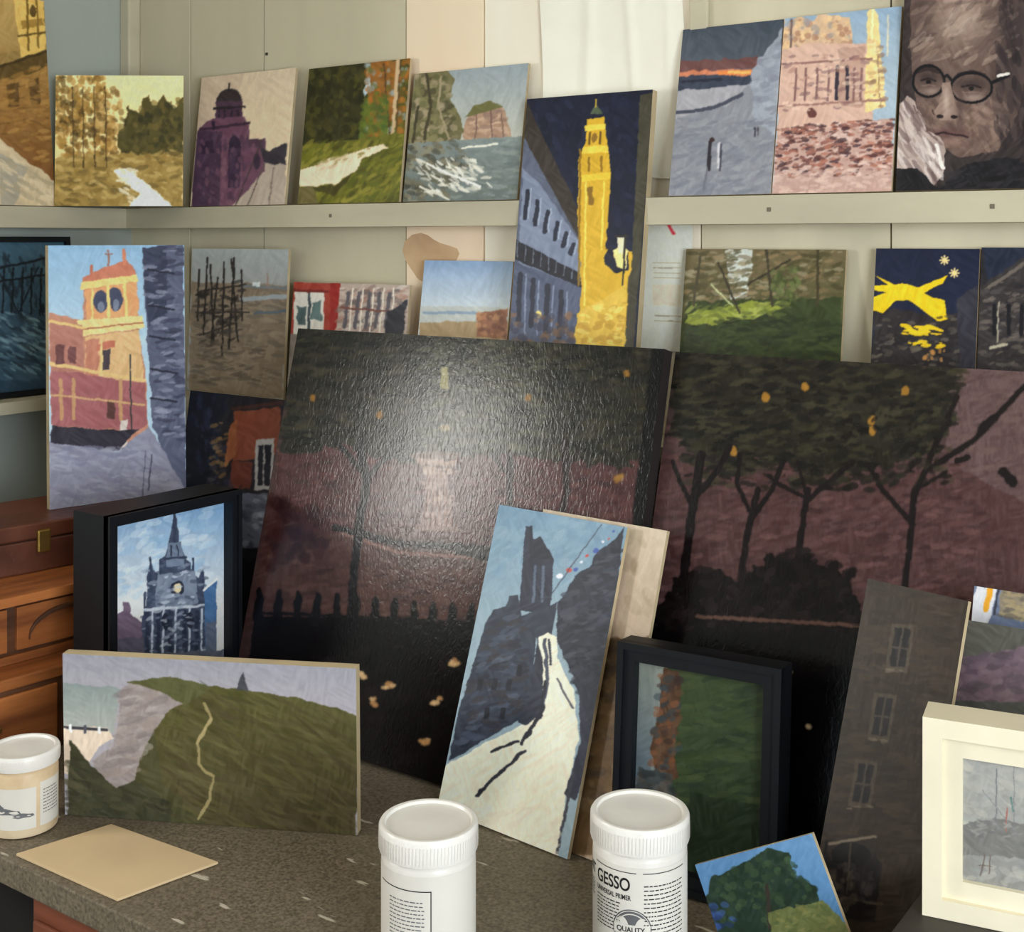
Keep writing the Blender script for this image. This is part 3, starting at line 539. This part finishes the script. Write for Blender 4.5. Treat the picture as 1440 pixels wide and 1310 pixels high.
a.line("772,905 776,960 770,1000",5,(70,74,88),3).line("778,905 780,940",3,(50,54,66)).line("772,965 768,1010 740,1050",5,(40,40,50),4).line("735,1048 700,1060",4,(40,42,52),4).line("745,1060 700,1100 680,1120",5,(40,42,52),4).line("790,960 800,980 812,1000",3,(90,90,98))
a.poly("812,965 845,1040 858,1000 850,960 830,940",(44,48,60),3).poly("820,975 842,1050 815,1130 800,1120 822,1050",(50,52,66),3).line("812,1090 790,1200",4,(60,60,70)).dabs("640,1130 790,1150 785,1215 625,1160",40,[(242,236,218),(228,220,202)],20,5,-30,20,.5)
picture('high_street_painting',S['D4'],a,thick=.006,gain=1.15)
a=Art(Q('D4b'),25,1.6).grad(None,(204,186,162),(180,156,134),735,900)
a.poly("868,900 950,890 880,1220 800,1200",(110,84,56),10).dabs("800,730 960,745 900,1150 800,1150",60,[(206,190,168),(180,160,136),(150,130,104)],16,8,70,30,.3).dabs("850,900 930,900 890,1150 820,1100",40,[(96,74,50),(66,54,44),(120,92,60)],8,20,80,20,.5)  # brown lower area: shadow painted into the board colour
picture('primed_blank_board',S['D4b'],a,thick=.006,gain=1.1)
w5,h5=S['D5'][3],S['D5'][5];b5=.021
a=Art(Q('D5'),26,1.2,(b5/w5,1-b5/w5,b5/h5,1-b5/h5),sa=80).grad(None,(58,70,42),(38,52,34),940,1200)
a.dabs("940,945 1062,972 1058,1230 940,1200",120,[(68,78,46),(46,58,34),(36,48,36),(58,72,46)],5,20,85,15,.45)
a.poly("880,930 928,942 922,1010 908,1120 880,1125",(120,128,126),3).grad("880,930 926,942 924,960 900,1120 880,1120",(136,140,130),(84,98,110),940,1120,2)
a.poly("922,944 944,950 948,1000 938,1060 944,1100 915,1112 905,1060 916,1010",(80,56,40),3).dabs("916,950 945,950 945,1090 906,1090",46,[(120,74,48),(56,42,38),(90,64,44),(50,60,66)],5,7,70,30)
a.poly("888,1085 935,1095 940,1160 885,1140",(60,66,66),4).dabs("885,1090 940,1100 960,1200 885,1180",40,[(90,84,80),(44,50,50),(70,60,50)],7,4,30,40)
a.poly("960,1120 1060,1140 1056,1300 950,1280",(34,46,30),4)
def fr5(mb):
    bars(w5,h5,b5,0,.035,2)(mb);bars(w5,h5,.008,-.004,.01,2)(mb);mb.box(.004,w5-.004,.026,.034,.004,h5-.004,2)
picture('framed_garden_painting',S['D5'],a,thick=.004,mats=[M_ART,M_BOARD,M_BLACK],inner=(b5,w5-b5,b5,h5-b5),picy=.014,extra=fr5,gain=1.)
a=Art(Q('D6'),27,1.3,sa=100).bg((60,48,38))
a.dabs("1230,815 1360,840 1240,1300 1110,1280",170,[(68,54,42),(48,38,31),(78,64,48),(54,44,35)],5,18,100,15,.5)
for cx,cy in ((1268,912),(1243,1010),(1216,1105)):
    a.poly([(cx-14,cy-34),(cx+18,cy-30),(cx+8,cy+36),(cx-24,cy+32)],(84,72,60),2).poly([(cx-9,cy-28),(cx+13,cy-25),(cx+4,cy+28),(cx-18,cy+26)],(28,24,26),2).line([(cx+2,cy-26),(cx-7,cy+27)],3,(78,68,58)).line([(cx-13,cy),(cx+9,cy+2)],3,(78,68,58)).dabs([(cx-22,cy+28),(cx+8,cy+32),(cx+6,cy+40),(cx-24,cy+38)],3,[(130,116,98)],6,2,5,10)
a.poly("1160,1185 1220,1180 1240,1220 1230,1300 1140,1290",(36,30,30),3).ell(1196,1200,34,22,(56,46,40)).ell(1196,1206,28,18,(22,20,22)).line("1166,1190 1230,1180",4,(140,124,106)).line("1165,1262 1240,1275",4,(84,72,60)).line("1196,1190 1190,1260",3,(74,64,56)).dabs("1160,1215 1232,1220 1225,1285 1150,1280",30,[(64,56,58),(26,24,28),(96,82,70)],5,7)
picture('dark_facade_painting',S['D6'],a,thick=.006,gain=.8)
a=Art(Q('D7'),28).bg((120,98,108))
a.poly("1340,872 1700,900 1700,940 1340,896",(88,92,80),4).dabs("1345,880 1440,892 1440,1000 1320,1010",90,[(132,108,118),(104,86,98),(140,120,124),(90,80,84)],6,14,85,20,.5).poly("1340,878 1440,886 1440,916 1360,930 1336,925",(96,94,86),6)
a.poly("1310,960 1340,930 1335,1010 1300,1060",(70,80,60),5).poly("1300,990 1700,1000 1700,1500 1260,1500",(90,90,84))
picture('purple_field_painting',S['D7'],a,thick=.012,gain=.95)
a=Art(Q('D7a'),29).bg((110,122,150))
a.poly("1366,838 1394,842 1386,880 1355,950 1345,900",(226,226,232),2).line("1385,842 1378,872",8,(240,170,50)).line("1396,842 1390,878",3,(60,60,70)).poly("1400,840 1800,890 1800,960 1395,880",(140,128,108),4).dabs("1400,844 1440,850 1440,890 1396,884",20,[(180,160,120),(104,96,90)],9,3,5,20)
picture('blue_abstract_painting',S['D7a'],a,thick=.006,gain=1.)
w8,h8=S['D8'][3],S['D8'][5];b8=.034
a=Art(Q('D8'),30,1.0,(b8/w8,1-b8/w8,b8/h8,1-b8/h8)).grad(None,(172,170,164),(136,134,130),1060,1260)
a.dabs("1352,1060 1600,1100 1600,1260 1350,1250",160,[(180,176,168),(156,158,154),(146,144,140),(186,180,168)],12,5,10,40,.4)
a.poly("1352,1170 1400,1160 1440,1168 1600,1180 1600,1225 1352,1210",(122,120,116),5).line("1404,1090 1402,1180",1.5,(110,112,116)).line("1428,1085 1428,1180",1.2,(120,120,124)).line("1384,1120 1430,1178",1.2,(130,132,134)).line("1424,1130 1426,1150",2,(80,120,112)).line("1418,1146 1416,1180",1.6,(160,100,90)).dabs("1356,1165 1440,1160 1440,1190 1356,1190",20,[(110,108,108),(150,146,140)],8,2).line("1386,1208 1384,1222 1380,1240",1.6,(110,96,90)).line("1394,1212 1392,1238",1.6,(110,96,90)).line("1378,1226 1396,1228",1.4,(110,96,90))
def fr8(mb):
    bars(w8,h8,.017,0,.045,2)(mb);
    g=MB();bars(w8-.034,h8-.034,.017,.006,.03,2)(g);mb.add([(p[0]+.017,p[1],p[2]+.017) for p in g.v],g.f,2)
    mb.box(.004,w8-.004,.032,.044,.004,h8-.004,2)
picture('white_framed_seascape',S['D8'],a,thick=.003,mats=[M_ART,M_BOARD,M_CREAM],inner=(b8,w8-b8,b8,h8-b8),picy=.012,extra=fr8,gain=1.05)
a=Art(Q('D9'),31,1.0).grad(None,(104,148,192),(84,130,176),1190,1290)
a.poly("1000,1240 1030,1226 1060,1210 1080,1196 1110,1204 1120,1240 1150,1250 1165,1310 1230,1350 1050,1400 985,1290",(38,56,42),5)
a.dabs("1005,1240 1080,1205 1115,1210 1150,1260 1150,1310 1000,1300",90,[(28,44,34),(54,74,50),(42,62,56),(66,88,58)],6,5,40,50)
a.dabs("985,1285 1030,1270 1040,1310 1000,1320",14,[(60,90,150),(40,60,104)],8,5).line("1080,1250 1084,1310",5,(60,50,44)).poly("1080,1290 1160,1270 1230,1345 1100,1380",(112,118,70),5).dabs("1080,1290 1160,1275 1190,1320 1090,1330",26,[(140,138,80),(86,102,60)],8,3)
picture('blue_tree_painting',S['D9'],a,thick=.006,gain=.9)
# ================================================================== ROOM
W0=mat('wall_board_grey',(210,200,172),.75,.07,5,.25,30,(1,1,.25))
W1=mat('wall_board_cream',(255,236,206),.75,.05,3,.15,30,(1,1,.3),col2=(250,222,192))
W2=mat('wall_board_olive',(216,206,178),.75,.08,5,.25,30,(1,1,.25))
W3=mat('wall_board_whitewashed',(255,248,230),.7,.04,4,.2,30,(1,1,.2),col2=(250,232,206))
WL=mat('wall_side_bluegrey',(172,178,170),.75,.06,4,.2,30,(1,1,.25))
WP=mat('plaster_pale',(226,219,204),.85,.05,3,.1,20)
TR=mat('ledge_paint',(200,191,165),.6,.08,8,.2,25,(.3,.3,1))
WT=mat('window_paint',(225,225,218),.5,.03)
FL=mat('floor_boards',(120,92,64),.6,.2,3,.2,20,(6,.6,1))
SC=mat('bare_patch',(214,180,140),.8,.1,12,.1,40,col2=(190,152,116))
XR=3.5;YB=-4.0;ZC=2.45
mb=MB()
mb.box(-.12,XR+.12,.012,.12,0,ZC,0)
px=[(0,.18,0),(.183,.39,0),(.393,.743,0),(.746,.912,1),(.915,1.314,3),(1.317,1.60,2),(1.603,1.95,2),(1.953,2.5,2),(2.503,XR,2)]
for i,(x0,x1,m) in enumerate(px): mb.box(x0,x1,(.0,.0015,.0005)[i%3],.013,0,ZC,m)
# worn patch of bare board below the upper ledge, and a few old fixings
k=22;ang=[2*pi*i/k for i in range(k)]
pt=[(.80+.055*cos(t)*(1+.25*sin(3*t)),-.0006,1.56+.05*sin(t)*(1+.3*cos(2*t+1))) for t in ang]
mb.add(pt,[tuple(range(k))],4)
for x,z in ((.38,1.75),(.40,1.95),(.72,1.9),(.93,1.8),(1.45,2.0),(1.6,1.95)): mb.box(x-.0025,x+.0025,-.0015,.002,z-.0025,z+.0025,5)
mb.obj('wall_back',[W0,W1,W2,W3,SC,mat('old_nail',(70,60,52),.5)])
def wall_with_window(name,axis,pos,a0,a1,wa0,wa1,wz0,wz1,out,m):
    mb=MB()
    def bx(p,q,z0,z1):
        if axis=='x': mb.box(min(pos,pos+out),max(pos,pos+out),p,q,z0,z1)
        else: mb.box(p,q,min(pos,pos+out),max(pos,pos+out),z0,z1)
    bx(a0,wa0,0,ZC);bx(wa1,a1,0,ZC);bx(wa0,wa1,0,wz0);bx(wa0,wa1,wz1,ZC)
    mb.obj(name,[m])
def window(name,axis,pos,a0,a1,z0,z1,nv,nh):
    mb=MB();t=.035
    def bx(p,q,r,s,d=.03):
        if axis=='x': mb.box(pos-d,pos+d,p,q,r,s)
        else: mb.box(p,q,pos-d,pos+d,r,s)
    bx(a0,a0+t,z0,z1);bx(a1-t,a1,z0,z1);bx(a0+t,a1-t,z0,z0+t);bx(a0+t,a1-t,z1-t,z1)
    for i in range(1,nv): p=a0+(a1-a0)*i/nv;bx(p-.01,p+.01,z0+t,z1-t,.015)
    for i in range(1,nh): r=z0+(z1-z0)*i/nh;bx(a0+t,a1-t,r-.01,r+.01,.012)
    mb.obj(name,[WT],bevel=.002)
wall_with_window('wall_left','x',0,YB-.12,.012,-1.90,-1.40,1.40,1.98,-.12,WL)
window('window_1','x',-.06,-1.90,-1.40,1.40,1.98,1,1)
wall_with_window('wall_rear','y',YB,-.12,XR+.12,.7,2.7,.9,2.2,-.12,WP)
window('window_2','y',YB-.06,.7,2.7,.9,2.2,3,2)
wall_with_window('wall_right','x',XR,YB-.12,.012,-2.6,-1.2,1.0,2.15,.12,WP)
window('added_window','x',XR+.06,-2.6,-1.2,1.0,2.15,2,2)  # added unseen window, put in to light the pictures at left
mb=MB()
for i in range(25): mb.box(-.12+i*.15,-.12+i*.15+.147,YB-.12,.12,-.03,0)
mb.obj('floor',[FL])
mb=MB();mb.box(-.12,XR+.12,YB-.12,.12,ZC,ZC+.08);mb.obj('ceiling',[WP])
def ledgeo(name,zt,d,t):
    mb=MB();mb.box(0,XR,-d,0,zt-t,zt);mb.box(0,d,-1.2,-d,zt-t,zt)
    for x in (.62,1.45,1.75): mb.box(x-.003,x+.003,-d-.001,-d,zt-t*.5-.003,zt-t*.5+.003,1)
    return mb.obj(name,[TR,DWm],bevel=.002)
DWm=mat('screw_head',(120,108,90),.5)
ledgeo('trim_1',1.660,.058,.040);ledgeo('trim_2',1.304,.11,.022)
mb=MB();mb.box(0,.03,-.03,0,1.662,ZC);mb.obj('trim_3',[TR],bevel=.004)
mb=MB();mb.box(1.30,1.33,-.008,0,0.9,1.303);mb.box(1.30,1.33,-.008,0,1.662,ZC);mb.obj('trim_4',[TR],bevel=.002)
s=(1.215,-.003,1.43,.088,0,.19,0,0)
a=Art([(905,312),(972,312),(968,490),(900,490)],40,1.3).bg((244,232,208),6)
for y in (365,372,379,386,440,447): a.line([(920,y),(955,y)],1.3,(160,150,140),.5,4)
a.poly("918,395 955,395 955,425 918,425",(220,208,186),1).line("941,310 948,324",4,(226,60,80),1)
picture('pinned_paper_sheet',s,a,thick=.0008,mats=[M_ART,M_LABEL])
# thin, nearly flat dust sheet pinned on the whitewashed boards
mb=MB();nx,nz=70,44;vs=[];fs=[]
for j in range(nz+1):
    for i in range(nx+1):
        u=i/nx;v=j/nz;x=1.03+.255*u+.006*sin(v*7);z=1.70+.62*v
        sag=.0035*exp(-((u-.3-.15*v)/.05)**2)+.003*exp(-((u-.68+.1*v)/.035)**2)+.002*exp(-((u-.9)/.03)**2)
        vs.append((x,-.004-sag-.0012*sin(u*9+v*5),z+.01*sin(u*5)*(1-v)))
for j in range(nz):
    for i in range(nx): k=j*(nx+1)+i;fs.append((k,k+1,k+nx+2,k+nx+1))
mb.add(vs,fs);mb.obj('hanging_dust_sheet',[mat('dust_sheet_fabric',(255,250,234),.6,.03,6,.1,40)],smooth=True)
# ------------------------------------------------------------------ counter
CM=bpy.data.materials.new('speckled_worktop');CM.use_nodes=True
nt=CM.node_tree;n=nt.nodes;l=nt.links;b_=n['Principled BSDF'];b_.inputs['Roughness'].default_value=.5;b_.inputs['Specular IOR Level'].default_value=.3
tc=n.new('ShaderNodeTexCoord')
n1=n.new('ShaderNodeTexNoise');n1.inputs['Scale'].default_value=260;n1.inputs['Detail'].default_value=2;l.new(tc.outputs['Object'],n1.inputs['Vector'])
r1=n.new('ShaderNodeValToRGB');e=r1.color_ramp.elements;e[0].position=.3;e[0].color=L4((86,76,62));e[1].position=.75;e[1].color=L4((132,120,101))
l.new(n1.outputs['Fac'],r1.inputs['Fac'])
mp=n.new('ShaderNodeMapping');mp.inputs['Rotation'].default_value=(0,0,.9);mp.inputs['Scale'].default_value=(14,60,1);l.new(tc.outputs['Object'],mp.inputs['Vector'])
n2=n.new('ShaderNodeTexNoise');n2.inputs['Scale'].default_value=1.;n2.inputs['Detail'].default_value=3;l.new(mp.outputs['Vector'],n2.inputs['Vector'])
r2=n.new('ShaderNodeValToRGB');e=r2.color_ramp.elements;e[0].position=.66;e[1].position=.70;l.new(n2.outputs['Fac'],r2.inputs['Fac'])
mx=n.new('ShaderNodeMix');mx.data_type='RGBA';l.new(r2.outputs['Color'],mx.inputs['Factor']);l.new(r1.outputs['Color'],mx.inputs['A']);mx.inputs['B'].default_value=L4((190,180,162))
l.new(mx.outputs['Result'],b_.inputs['Base Color'])
RW=mat('red_brown_wood',(140,76,50),.5,.25,4,.2,20,(.5,1,8))
DW=mat('dark_carcass',(30,26,24),.8)
mb=MB()
mb.box(.002,3.0,-.821,-.002,.831,.863,0)
mb.box(.01,2.98,-.74,-.01,.10,.831,1);mb.box(.02,2.96,-.70,-.02,.0,.10,1)
for i in range(4):
    x0=.84+i*.52
    for z0,z1 in ((.62,.815),(.37,.59),(.12,.34)):
        mb.box(x0,x0+.49,-.80,-.74,z0,z1,2);mb.box(x0+.008,x0+.482,-.806,-.80,z0+.008,z1-.022,2);mb.box(x0+.2,x0+.29,-.818,-.806,(z0+z1)/2-.008,(z0+z1)/2+.008,1)
mb.obj('worktop_counter',[CM,DW,RW],bevel=.002)
# ------------------------------------------------------------------ furniture at left
OW=mat('orange_pine',(184,112,60),.4,.3,3,.15,20,(1,8,8),col2=(118,66,38))
BW=mat('old_brown_wood',(112,72,46),.5,.3,3,.2,20,(1,8,8),col2=(62,38,28))
LE=mat('tan_leather',(112,62,42),.42,.25,6,.3,60,col2=(60,34,26))
BR=mat('aged_brass',(150,120,60),.4,metal=.8)
def place(x,y,z,yaw):
    yaw=radians(yaw);return Matrix.Translation((x,y,z))@Matrix.Rotation(yaw,4,'Z')
mb=MB() # local: x along front, y back
mb.box(-.2,.32,.0,.24,0,.104,0);mb.box(-.21,.33,-.008,.245,.104,.1205,1)
mb.box(-.19,.05,-.006,0,.012,.096,1);mb.box(.06,.31,-.006,0,.012,.096,1)
for x in (-.07,.18): mb.box(x-.03,x+.03,-.016,-.006,.05,.06,2)
mb.obj('wooden_drawer_chest',[BW,OW,BR],place(.572,-.633,.863,85),bevel=.003)
mb=MB()
mb.box(-.2,.32,.012,.2,.0,.085,0);mb.box(-.21,.33,-.004,.205,.085,.0985,1)
mb.box(-.205,.325,.004,.2,0,.012,1)
for i in range(3):
    x=-.19+i*.17;mb.box(x,x+.155,.004,.012,.018,.08,1);
    pts=[];k=12
    for t in range(k+1):
        aa=pi*t/k;pts.append((x+.0775-.06*cos(aa),.03+.035*sin(aa)))
    for t in range(k):
        (xa,za),(xb,zb)=pts[t],pts[t+1]
        mb.add([(xa,-.001,za),(xb,-.001,zb),(xb,-.001,zb+.006),(xa,-.001,za+.006),(xa,.004,za),(xb,.004,zb),(xb,.004,zb+.006),(xa,.004,za+.006)],[(0,1,2,3),(0,4,5,1),(3,2,6,7),(0,3,7,4),(1,5,6,2)],0)
mb.obj('carved_wooden_box',[BW,OW],place(.532,-.594,.984,84),bevel=.002)
mb=MB()
mb.box(-.15,.30,0,.19,0,.05,0);mb.box(-.153,.303,-.003,.193,.052,.0765,0);mb.box(-.15,.30,.002,.188,.048,.054,1)
for x in (-.153,.273):
    mb.box(x,x+.03,-.006,.0,.0,.0765,1)
for x in (.0,.18): mb.box(x,x+.022,-.008,0,.03,.066,2)
for i in range(8):
    t0,t1=pi*i/8,pi*(i+1)/8
    mb.add([(.10-.04*cos(t),-.004-.022*sin(t),z) for t in (t0,t1) for z in (.034,.044)],[(0,2,3,1)],1)
mb.obj('leather_suitcase',[LE,mat('leather_trim',(60,34,24),.5),BR],place(.436,-.522,1.0825,80),bevel=.004)
# ------------------------------------------------------------------ storage box under white frame
mb=MB();mb.box(1.808,2.35,-.625,-.475,.8635,.973,0);mb.box(1.804,2.36,-.632,-.470,.973,.985,1)
for z in (.895,.935): mb.box(1.805,1.808,-.62,-.48,z,z+.003,1)
mb.obj('dark_storage_box',[mat('charcoal_board',(48,44,42),.6),mat('charcoal_lid',(60,54,48),.6)],bevel=.002)
c=[(0.821,-0.810),(0.849,-0.695),(1.033,-0.684),(1.007,-0.807)]
mb=MB();mb.add([(x,y,.8635) for x,y in c]+[(x,y,.8665) for x,y in c],[(0,1,2,3),(4,7,6,5),(0,4,5,1),(1,5,6,2),(2,6,7,3),(3,7,4,0)])
mb.obj('mdf_offcut_panel',[mat('mdf_tan',(212,184,144),.8,.05,6,.05,40)],bevel=.0006)
# ------------------------------------------------------------------ jars
def text_mesh(body,size):
    cu=bpy.data.curves.new('t','FONT');cu.body=body;cu.size=size;cu.offset=size*.018
    o=bpy.data.objects.new('t',cu);bpy.context.collection.objects.link(o)
    bpy.context.view_layer.update()
    dg=bpy.context.evaluated_depsgraph_get();me=bpy.data.meshes.new_from_object(o.evaluated_get(dg))
    v=[tuple(p.co) for p in me.vertices];fa=[tuple(p.vertices) for p in me.polygons]
    bpy.data.objects.remove(o);bpy.data.curves.remove(cu);bpy.data.meshes.remove(me)
    return v,fa
def wrap(mb,v,fa,r,a0,x0,z0,mi,sx=1):
    mb.add([(r*cos(a0+(x0+p[0]*sx)/r),r*sin(a0+(x0+p[0]*sx)/r),z0+p[1]) for p in v],fa,mi)
def strip(mb,r,a0,x0,x1,z0,z1,mi):
    k=max(1,int(abs(x1-x0)/.002));vs=[];fs=[]
    for i in range(k+1):
        a=a0+(x0+(x1-x0)*i/k)/r;vs+=[(r*cos(a),r*sin(a),z0),(r*cos(a),r*sin(a),z1)]
    for i in range(k): fs.append((2*i,2*i+2,2*i+3,2*i+1))
    mb.add(vs,fs,mi)
def jar(name,x,y,face,r,hb,lr,lt,deco,body=None):
    mb=MB()
    mb.lathe([(0,0),(r-.004,0),(r-.001,.0015),(r,.005),(r,hb*.5),(r,hb-.008),(r-.002,hb-.003),(r-.006,hb),(r-.006,hb+.006)],mi=0)
    z0=hb-.001
    mb.lathe([(r-.003,z0),(lr-.0005,z0),(lr,z0+.002),(lr,z0+lt-.003),(lr-.0015,z0+lt-.0005),(lr-.004,z0+lt),(lr-.006,z0+lt-.0006),(lr-.0075,z0+lt-.003),(lr-.012,z0+lt-.0035),(lr*.45,z0+lt-.0032),(0,z0+lt-.003)],mi=1,seg=96)
    for i in range(90):
        a=2*pi*i/90
        p=[(lr+.0005)*cos(a-.012),(lr+.0005)*sin(a-.012),(lr+.0005)*cos(a+.012),(lr+.0005)*sin(a+.012)]
        mb.add([(p[0],p[1],z0+.003),(p[2],p[3],z0+.003),(p[2],p[3],z0+lt*.75),(p[0],p[1],z0+lt*.75)],[(0,1,2,3)],1)
    deco(mb,r,radians(face))
    ob=mb.obj(name,[body or M_WHITE,M_LID,M_LABEL,M_INK,M_GREY],Matrix.Translation((x,y,.8635)),smooth=True)
    try:
        ob.data.set_sharp_from_angle(angle=radians(35))
    except Exception: pass
    return ob
rs=np.random.RandomState(3)
def fine(mb,r,a0,x0,x1,z,n,dz=.0034,mi=3):
    for i in range(n):
        x=x0
        while x<x1-.002:
            wl=rs.uniform(.0015,.006);e=min(x+wl,x1);strip(mb,r,a0,x,e,z-i*dz,z-i*dz+.0011,mi);x=e+.0011
def deco2(mb,r,a0):
    R0=r+.0002;R1=r+.0005
    strip(mb,R0,a0,-.075,.075,.006,.122,2)
    v,fa=text_mesh('GESSO',.0175);wrap(mb,v,fa,R1,a0,-.051,.099,3,.8)
    v,fa=text_mesh('UNIVERSAL PRIMER',.0068);wrap(mb,v,fa,R1,a0,-.051,.090,3,.72)
    strip(mb,R1,a0,-.053,-.0035,.1165,.1173,3)
    fine(mb,R1,a0,-.051,-.02,.085,9);fine(mb,R1,a0,.004,.05,.104,16,.0042)
    strip(mb,R1,a0,.003,.052,.1165,.1173,3)
    v,fa=text_mesh('NT',.014);wrap(mb,v,fa,R1,a0,-.071,.102,3,.8)
    fine(mb,R1,a0,-.074,-.058,.094,5)
    c=(-.008,.062)
    def disc(rad,R,mi,r0=0):
        k=40;vs=[];fs=[]
        for i in range(k):
            t=2*pi*i/k
            for q in (r0,rad): vs.append((c[0]+q*cos(t),c[1]+q*sin(t)))
        for i in range(k): j=(i+1)%k;fs.append((2*i,2*i+1,2*j+1,2*j))
        wrap(mb,vs,fs,R,a0,0,0,mi)
    disc(.0195,R1,4);disc(.0155,R1+.0003,2,.0145);disc(.0185,R1+.0003,2,.0178)
    v,fa=text_mesh('QUALITY',.0072);strip(mb,R1+.0004,a0,-.0265,.0105,.0575,.0665,2);wrap(mb,v,fa,R1+.0007,a0,-.0235,.0595,3,.95)
    fine(mb,R1,a0,.016,.05,.03,4)
def deco1(mb,r,a0):
    R0=r+.0002;R1=r+.0005
    strip(mb,R0,a0,-.075,.075,.006,.116,2)
    strip(mb,R1,a0,-.06,.003,.1015,.1025,3);strip(mb,R1,a0,.002,.003,.03,.1015,3)
    strip(mb,R1,a0,-.06,.003,.029,.030,3)
    fine(mb,R1,a0,-.044,-.004,.0905,15,.0038,4)
def deco0(mb,r,a0):
    R0=r+.0003
    strip(mb,R0,a0,-.045,.015,.012,.062,2);strip(mb,R0,a0,.02,.055,.012,.066,2)
    for cx,cz,sx,sz in ((-.02,.034,.016,.004),(.0,.029,.012,.003),(-.03,.038,.006,.005)):
        k=16;vs=[(cx,cz)]+[(cx+sx*cos(2*pi*i/k)*(1+.2*sin(3*i)),cz+sz*sin(2*pi*i/k)*(1+.3*cos(5*i))) for i in range(k)]
        wrap(mb,vs,[(0,1+i,1+(i+1)%k) for i in range(k)],R0+.0004,a0,0,0,4)
    fine(mb,R0+.0003,a0,.024,.05,.055,8,.004,4)
jar('gesso_jar',1.543,-.581,-60.3,.0475,.134,.05,.0265,deco2)
jar('gesso_jar',1.372,-.709,-51,.0475,.126,.05,.0265,deco1)
jar('filler_tub',.757,-.757,-34,.0415,.083,.0435,.018,deco0,mat('filler_tub_plastic',(224,202,168),.4,.04,20,0,col2=(206,176,136)))
# ================================================================== LIGHT
def area(name,loc,rot,sx,sy,p,col):
    ld=bpy.data.lights.new(name,'AREA');ld.shape='RECTANGLE';ld.size=sx;ld.size_y=sy;ld.energy=p;ld.color=col
    o=bpy.data.objects.new(name,ld);bpy.context.collection.objects.link(o);o.location=loc;o.rotation_euler=rot
area('daylight_window_left',(-.16,-1.65,1.69),(radians(90),0,radians(-90)),.48,.54,26,(1,.98,.92))
area('daylight_window_rear',(1.7,YB-.16,1.55),(radians(90),0,radians(180)),1.95,1.25,320,(1,.885,.70))
area('added_fill_right',(XR+.16,-1.9,1.575),(radians(90),0,radians(90)),1.35,1.1,75,(.84,.93,1))  # added cool fill, brightens the left wall and right-facing pictures
w=bpy.data.worlds.new('World');bpy.context.scene.world=w;w.use_nodes=True
nt=w.node_tree;bgN=nt.nodes['Background'];bgN.inputs['Color'].default_value=(.75,.87,1,1);bgN.inputs['Strength'].default_value=1.5
bpy.context.scene.view_settings.view_transform='Standard'
cd=bpy.data.cameras.new('camera');co=bpy.data.objects.new('camera',cd);bpy.context.collection.objects.link(co)
co.location=(2.188,-1.712,1.6);co.rotation_euler=(radians(90),0,radians(35.4))
cd.sensor_width=36;cd.lens=45;cd.shift_y=-320/1440.;cd.clip_start=.02
bpy.context.scene.camera=co
